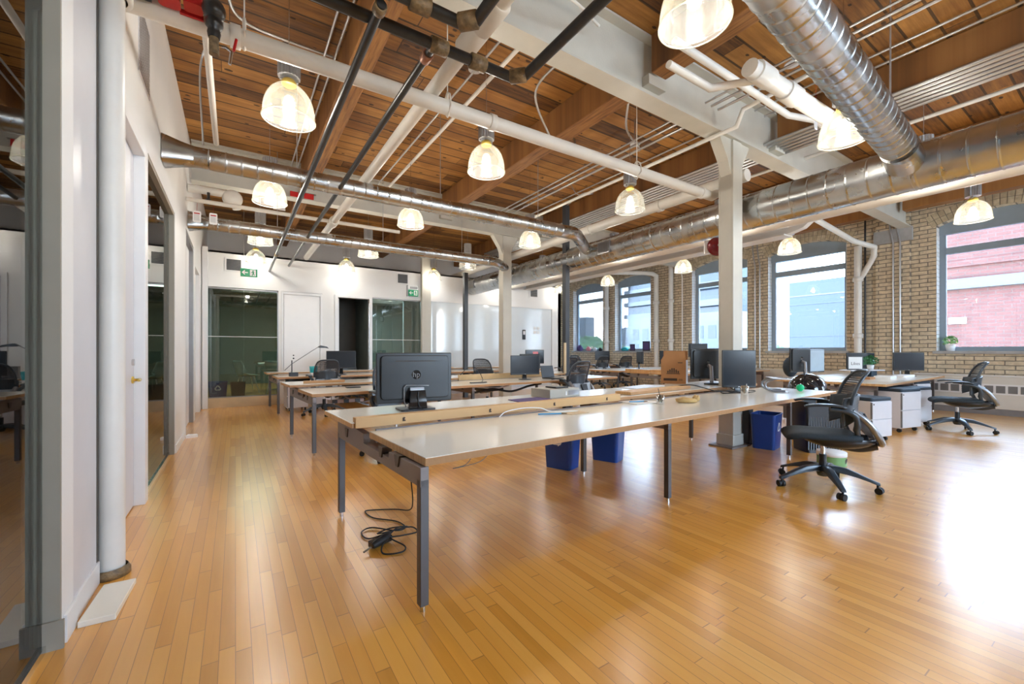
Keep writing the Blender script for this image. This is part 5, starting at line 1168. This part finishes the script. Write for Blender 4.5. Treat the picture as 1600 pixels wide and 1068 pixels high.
# right bench items
sh = empty('desk_riser', (10.35, 3.20, .741), R(-20), 'pale monitor riser shelf on two dark supports on the right bench', 'riser'); MB().box(-.42, .42, -.12, .12, .12, .14).build('shelf', M['ped'], sh); MB().box(-.16, -.04, -.1, .1, 0, .12).build('support', M['cush'], sh); MB().box(.10, .24, -.1, .1, 0, .12).build('support', M['cush'], sh)
pf = empty('picture_frame', (10.15, 3.25, .882), R(-35), 'black framed print with handwritten words on the riser shelf', 'picture frame'); MB().prism(rrect(-.15, .15, 0, .27, .004), -.01, .01, 'y').build('frame', M['black'], pf); MB().box(-.13, .13, -.0115, -.0105, .02, .25).build('print', M['paper'], pf)
text_obj('handwriting', 'Likes', .085, M['ink'], Matrix.Translation((0, -.012, .12)) @ Matrix.Rotation(R(90), 4, 'X') @ Matrix.Scale(1, 4), pf)
def plant(x, y, z, r, lab, leaf='leaf', pot='signw', ph=.09, pr=.06):
    p = empty('potted_plant', (x, y, z), 0, lab, 'plant'); MB().lathe([(0, 0), (pr*.8, 0), (pr, ph), (pr*.9, ph), (pr*.85, ph-.012), (0, ph-.012)], 24).build('pot', M[pot], p)
    m_ = MB(); rnd = random.Random(int(r*1000))
    for k in range(240):
        a = rnd.uniform(0, 2*pi); e_ = rnd.uniform(-.5, pi/2); d0 = Vector((cos(a)*cos(e_), sin(a)*cos(e_), sin(e_))); c0 = Vector((0, 0, ph+r*.5))+d0*r*rnd.uniform(.55, .95); u = d0.cross(Vector((rnd.random(), rnd.random(), .3))).normalized()*r*.13; t_ = d0.cross(u).normalized()*r*.13+d0*r*.06
        m_.add([c0-u, c0-t_*.5, c0+u, c0+t_+d0*r*.1], [(0, 1, 2, 3)], True)
    m_.build('foliage', M[leaf], p)
plant(10.62, 3.15, .882, .13, 'round bushy green plant in a white pot on the riser shelf')
plant(12.72, 2.42, 1.251, .12, 'pale green plant in a white pot on the right window sill', 'leafy', ph=.14, pr=.08)
tag(MB().box(-.16, .16, -.12, .12, 0, .05).build('paper_stack', M['paper'], loc=(10.0, 2.75, .741)), 'low stack of white papers on the right bench near the camera side', 'paper')
tag(MB().box(-.13, .13, -.10, .10, 0, .04).build('book', M['card'], loc=(9.55, 2.9, .741)), 'brown covered book on the right bench', 'book')
tag(MB().prism(rrect(-.3, .3, -.1, .1, .03), 0, .045).build('keyboard', M['signw'], loc=(10.9, 2.72, .741)), 'white keyboard on the right bench before the two monitors', 'keyboard')
ch = empty('storage_bag', (9.0, 3.9, .741), 0, 'dark blue rounded bag between the two angled screens', 'bag'); MB().sphere((0, 0, .2), .17, 20, 12, 1, .7, 1.15).build('body', M['cush'], ch); MB().tube(bez([(-.06, 0, .38), (0, 0, .45), (.06, 0, .38)]), .012, 8).build('handle', M['cush'], ch)
for (x, y, lab) in [(9.3, 6.2, 'loose white papers on the bench left of the cardboard box'), (10.4, 6.6, 'loose white papers on the bench behind the cardboard box')]:
    tag(MB().box(-.2, .2, -.25, .2, 0, .02, rz=.3).build('loose_papers', M['paper'], loc=(x, y, .741)), lab, 'paper')
tag(MB().box(-.05, .05, -.03, .03, 0, .08).build('outlet_box', M['signw'], loc=(12.35, 6.28, .771)), 'small white outlet box at the foot of the paired risers', 'outlet')
# window sill knick-knacks in the far windows
for (y, s_, mat, nm, lab) in [(14.0, .16, 'purple', 'soft_toy', 'purple soft toy on the farthest window sill'), (13.45, .12, 'pink', 'gift_box', 'pink box on the farthest window sill'), (13.05, .09, 'ped', 'small_vase', 'small pale vase on the farthest window sill'), (12.75, .09, 'black', 'camera_box', 'small black box on the farthest window sill')]:
    blob(nm, (12.74, y, 1.251), s_*.6, s_, s_*.9, mat, lab, 'ornament', 0, y)
for (y, h, lab) in [(11.0, .26, 'dark framed photo on the second far window sill'), (10.35, .36, 'tall dark framed picture at the right of the second far window sill')]:
    f_ = empty('photo_frame', (12.70, y, 1.251), R(-70), lab, 'picture frame'); MB().box(-h*.38, h*.38, -.01, .01, 0, h).build('frame', M['black'], f_); MB().box(-h*.3, h*.3, -.0115, -.0102, h*.12, h*.88).build('photo', M['purple'], f_)
blob('small_cactus', (12.72, 11.4, 1.251), .07, .18, .08, 'teal', 'teal ornament on the second far window sill', 'ornament', 0, 2)

# floor cable with power brick
cb = empty('power_brick', (.78, 2.74, 0), 0, 'black power adapter tangled in its cord on the floor by the near bench leg', 'adapter')
MB().prism(rrect(-.075, .075, -.032, .032, .012), .012, .048, 'z', Matrix.Rotation(R(22), 4, 'Z')).build('body', M['blackg'], cb, bevel=.004)
MB().tube([(-.06, -.05, .03), (.02, -.03, .055), (.06, .02, .055)], [.02, .026, .018], 12).build('plug', M['rubber'], cb)
MB().tube([(-.075, -.06, .03), (-.125, -.085, .022)], .006, 8).build('prong', M['fit'], cb)
pts = [(1.05, 2.92, .70), (1.03, 2.93, .55), (1.05, 2.93, .35), (1.09, 3.0, .15), (1.12, 3.15, .03), (1.05, 3.28, .008), (.90, 3.36, .008), (.84, 3.36, .008), (.86, 3.20, .008), (.98, 3.05, .008), (1.0, 2.90, .012), (.92, 2.86, .02), (.80, 3.02, .012), (.72, 2.98, .01), (.74, 2.85, .012), (.88, 2.80, .05), (1.02, 2.84, .03), (1.04, 2.78, .012), (.92, 2.74, .03), (.84, 2.72, .04), (.90, 2.62, .012), (.86, 2.56, .008), (.76, 2.60, .008), (.78, 2.68, .03), (.90, 2.80, .06), (1.0, 2.86, .03), (.9, 2.92, .02), (.80, 2.88, .02), (.86, 2.80, .05)]
MB().tube([Vector(p)-Vector((.78, 2.74, 0)) for p in bez(pts, 6)], .0048, 8).build('cord', M['rubber'], cb)
tag(MB().tube(bez([(1.05, 1.98, .70), (1.0, 1.97, .66), (.94, 1.99, .645), (1.0, 1.98, .65), (1.09, 1.97, .665), (1.15, 1.98, .70)]), .0022, 6).build('dangling_wire', M['grille']), 'thin grey wire dangling below the front edge of the near bench', 'cable')
tag(MB().tube(bez([(4.9, 2.6, .69), (5.05, 2.75, .60), (5.3, 2.9, .50), (5.64, 3.0, .47)]), .013, 10).build('cable', M['rubber']), 'thick black cable sagging from the near bench to the charcoal column cover', 'cable')
tag(MB().tube(bez([(1.3, 6.6, .62), (1.5, 6.6, .50), (1.8, 6.62, .42), (2.1, 6.6, .48), (2.2, 6.6, .58), (1.9, 6.62, .52), (1.6, 6.6, .46), (2.0, 6.6, .40), (2.4, 6.62, .55), (2.3, 6.6, .62)]), .012, 8).build('cable', M['chairg']), 'grey looped cable bundle hanging under the second bench', 'cable')
tag(MB().tube(bez([(3.2, 6.6, .62), (3.5, 6.6, .52), (3.9, 6.62, .56), (4.3, 6.6, .50), (4.7, 6.6, .58), (5.0, 6.6, .62)]), .02, 8).build('cable', M['rubber']), 'black cable bundle hanging under the second bench on the right', 'cable')
tag(MB().tube(bez([(3.0, 6.75, .66), (3.3, 6.75, .58), (3.6, 6.77, .60), (4.1, 6.75, .56), (4.5, 6.75, .64)]), .014, 8).build('cable', M['signw']), 'white cable bundle hanging under the second bench on the right', 'cable')
ps = empty('power_strip', (1.35, 6.5, .50), R(4), 'white power strip hanging under the second bench at the left', 'power strip'); MB().box(-.25, .25, -.04, .04, 0, .05).build('strip', M['ped'], ps, bevel=.006)
for k in range(3): MB().box(-.2+k*.16, -.13+k*.16, -.05, -.04, .0, .05).build('plug', M['black'], ps)
MB().tube([(-.2, 0, .05), (-.2, 0, .12)], .004, 6).build('strap', M['black'], ps); MB().tube([(.2, 0, .05), (.2, 0, .12)], .004, 6).build('strap', M['black'], ps)

# ================================================================== OFFICE BEHIND GLASS
tbl = empty('meeting_table', (1.1, 13.0, .2), 0, 'white topped table behind the far left glass', 'table'); MB().prism(rrect(-.6, .7, -.45, .45, .1), .70, .73).build('table_top', M['signw'], tbl); MB().cyl(0, 0, .02, .70, .04).build('pillar', M['chrome'], tbl); MB().cyl(0, 0, 0, .02, .3).build('foot', M['chrome'], tbl)
def shellchair(x, y, rz, lab):
    c = empty('shell_chair', (x, y, .2), rz, lab, 'chair', 'pale shell chairs behind glass')
    def sh_(u, v):
        x_ = (u-.5)*2
        if v < .5: t = v/.5; return (x_*.23, .22-.42*t, .45-.02*math.sin(t*pi)+.10*abs(x_)**3*t)
        t = (v-.5)/.5; return (x_*(.23+.03*t), -.20-.08*t+.13*abs(x_)**2.5*(1-t*.3), .45+.36*t+.1*abs(x_)**3*(1-t))
    MB().grid(sh_, 14, 18, .012).build('shell', M['bluew'], c)
    for sx in (-1, 1):
        for sy in (-1, 1): MB().tube([(sx*.13, sy*.12, .43), (sx*.22, sy*.21, 0)], [.014, .009], 8).build('leg', M['signw'], c)
    MB().box(-.16, .16, -.14, .14, .42, .435).build('seat_bracket', M['black'], c)
shellchair(.24, 12.5, R(-75), 'pale shell chair side-on behind the far left glass with a black cushion edge'); shellchair(.86, 12.0, R(-5), 'pale mint shell chair with its back to the far left glass')
tag(MB().lathe([(0, 0), (.07, 0), (.09, .16), (.0, .16)], 20).build('glass_jar', M['teal'], loc=(1.05, 12.8, .93)), 'blue jar on the table behind the far left glass', 'jar')
tag(MB().box(-.5, .3, 0, .02, 0, 1.1).build('wall_poster', pm('mottled green poster', (.08, .13, .07), .6, var=.8, scale=7), loc=(1.6, 15.85, 1.3)), 'mottled green and yellow poster on the back wall behind the far left glass', 'poster')

# ================================================================== OUTSIDE
tagS = lambda o, l, c: tag(o, l, c)
def building(name, lab, x0, x1, y0, y1, z0, z1, mat):
    b = empty(name, (x0, (y0+y1)/2, z0), 0, lab, 'building'); cy = (y0+y1)/2
    MB().box(0, x1-x0, y0-cy, y1-cy, 0, z1-z0).build('walls', M[mat] if isinstance(mat, str) else mat, b); return b
M['panel'] = pm('blue grey facade panel', (.020, .030, .040), .5, var=.04, scale=.3); M['bldw'] = pm('white balcony facade', (.065, .07, .078), .5, var=.05); M['bglass'] = pm('blue building glass', (.006, .016, .032), .15, var=.2, scale=.5)
M['bldg'] = pm('grey facade', (.035, .044, .054), .6)
b = building('brick_building', 'red brick building across the street filling the right window', 30, 40, -14, 6.9, -10, 7.8, 'redbrick')
MB().box(-.25, 0, -10.4, 10.4, 14.3, 14.8).build('cornice_band', M['bldw'], b); MB().box(-.12, 0, -10.4, 10.4, 15.4, 15.7).build('soldier_course', M['redbrick'], b)
for y in (-5, 4.6, 9.0): MB().box(-.15, 0, y-.3, y+.3, 12.6, 12.9).build('wall_light', M['signw'], b)
b = building('panel_building', 'blue grey panelled building seen through the fourth window', 45, 60, 8.0, 19.6, -10, 7.8, 'panel')
for z in (15.6, 16.4, 12.6, 9.6, 6.6): MB().box(-.05, 0, -5.8, 5.8, z, z+.12).build('panel_joint', M['bldw'] if z in (16.4,) else M['bldg'], b)
MB().box(-.06, -.0, -3.4, -2.6, 0, 13).build('light_strip', M['bldw'], b); MB().box(-.05, 0, -5.8, -3.6, 8, 13).build('glazed_bay', M['bglass'], b)
b = building('apartment_tower', 'white balconied apartment tower seen through the third window', 70, 85, 33, 47, -10, 60, 'bglass')
for k in range(16):
    z = 16+k*3.1; MB().box(-1.2, 0, -1.0, 6.0, z, z+1.1).build('balcony', M['bldw'], b)
MB().box(-.3, 0, -7, -1.2, 14, 70).build('facade_panel', M['bldg'], b)
pb = building('apartment_podium', 'white podium block with square windows below the apartment tower', 61, 67, 34, 54, -10, 7.2, 'bldw')
for i in range(9):
    for z in (9.6, 13.2): MB().box(-.05, 0, -9.4+i*2.1, -8.1+i*2.1, z, z+2.0).build('window', M['bglass'], pb)
b = building('glass_tower', 'blue glass tower with white balconies seen through the second far window', 86, 100, 62, 76, -10, 19, 'bglass')
for k in range(8): MB().box(-1.5, 0, -3, 7, 4+k*3.1, 5.0+k*3.1).build('balcony', M['bldw'], b)
for i in range(2): MB().box(-.4, -.01, -6.8+i*3, -5.6+i*3, 2, 28).build('facade_panel', M['bldw'], b)
b = building('low_block', 'low white block beside the blue glass tower', 76, 80, 53, 70, -10, 6.6, 'bldw')
for i in range(7):
    for z in (9, 12.6): MB().box(-.05, 0, -8+i*2.3, -6.5+i*2.3, z, z+1.9).build('window', M['bglass'], b)
b = building('distant_tower', 'distant pale tower seen through the farthest window', 300, 312, 321, 333, -10, 36, 'bldw')
for k in range(5): MB().box(-.3, 0, -5.4+k*2.4, -4.4+k*2.4, 5, 44).build('window', M['bldg'], b)
building('street_row', 'low red roofed row of houses far behind the panelled building', 110, 130, 40, 66, -10, 2.2, pm('pale red roof', (.07, .04, .037), .8))
def tree(x, y, z, r, lab, sd):
    t = empty('street_tree', (x, y, -10), 0, lab, 'tree', 'street trees outside'); MB().cyl(0, 0, 0, z+10, r*.09, r*.05, 12).build('trunk', M['timber'], t)
    m_ = MB()
    for k in range(9):
        a = k*2.4; rr = r*(.35 if k else 0); c0 = Vector((cos(a)*rr, sin(a)*rr*1.2, z+10+r*.35*sin(k*1.7))); s0 = len(m_.v); m_.sphere(c0, r*.62, 18, 12)
        for i in range(s0, len(m_.v)):
            v = Vector(m_.v[i]); d_ = (v-c0).normalized(); m_.v[i] = tuple(v+d_*r*.22*mnoise.noise(v*1.1+Vector((sd, 0, 0)))+d_*r*.1*mnoise.noise(v*3.1))
    m_.build('foliage', M['tree'], t)
for k, (x, y, z, r) in enumerate([(38, 43, -.6, 3.0), (41, 38, -.9, 3.0), (47, 50, -.4, 3.4), (46, 33, -1.4, 3.0), (56, 60, .0, 4.2), (62, 28, -.5, 2.4)]):
    tree(x, y, z, r, ['leafy green tree outside the farthest window, left of centre', 'leafy green tree outside between the two far windows', 'green tree outside behind the front trees', 'green tree outside at the right of the second far window', 'tallest green tree outside the farthest window', 'distant green tree left of the panelled building'][k], k*3.3)
st(MB().box(13, 400, -60, 400, -10.2, -10).build('ground_street', M['grass']))
# daylight portals
for i, (y0, y1) in enumerate(WIN):
    ld = bpy.data.lights.new('window_portal', 'AREA'); ld.shape = 'RECTANGLE'; ld.size = 2.5; ld.size_y = y1-y0; ld.cycles.is_portal = True
    o = bpy.data.objects.new('window_portal', ld); C.objects.link(o); o.location = (XW+.33, (y0+y1)/2, 2.5); o.rotation_euler = (0, R(90), 0)
for a, b_ in BW:
    ld = bpy.data.lights.new('window_portal', 'AREA'); ld.shape = 'RECTANGLE'; ld.size = b_-a; ld.size_y = 2.55; ld.cycles.is_portal = True
    o = bpy.data.objects.new('window_portal', ld); C.objects.link(o); o.location = ((a+b_)/2, YB-.29, 2.52); o.rotation_euler = (R(90), 0, 0)
# fill lights added to brighten the rooms behind the glass walls
for (x, y, z, e_, c_, lab) in [(.7, 13.4, 2.9, 20, (.8, 1, .85), 'added flat fill light in the room behind the far left glass'), (6.5, 12.3, 2.9, 1, (1, 1, 1), 'added flat fill light in the meeting room behind the far glass'), (4.0, 14.2, 2.9, 30, (.65, .88, 1.0), 'added flat fill light in the room behind the second far glass')]:
    e = empty('office_fill_panel', (x, y, z), 0, lab, 'fill light', 'added office fill panels'); MB().box(-.8, .8, -.55, .55, 0, .045).build('housing', M['trimw'], e)
    ld = bpy.data.lights.new('office_fill', 'AREA'); ld.shape = 'RECTANGLE'; ld.size = 1.55; ld.size_y = 1.05; ld.energy = e_; ld.color = c_; lo = bpy.data.objects.new('office_fill', ld); C.objects.link(lo); lo.parent = e; lo.location = (0, 0, -.01)
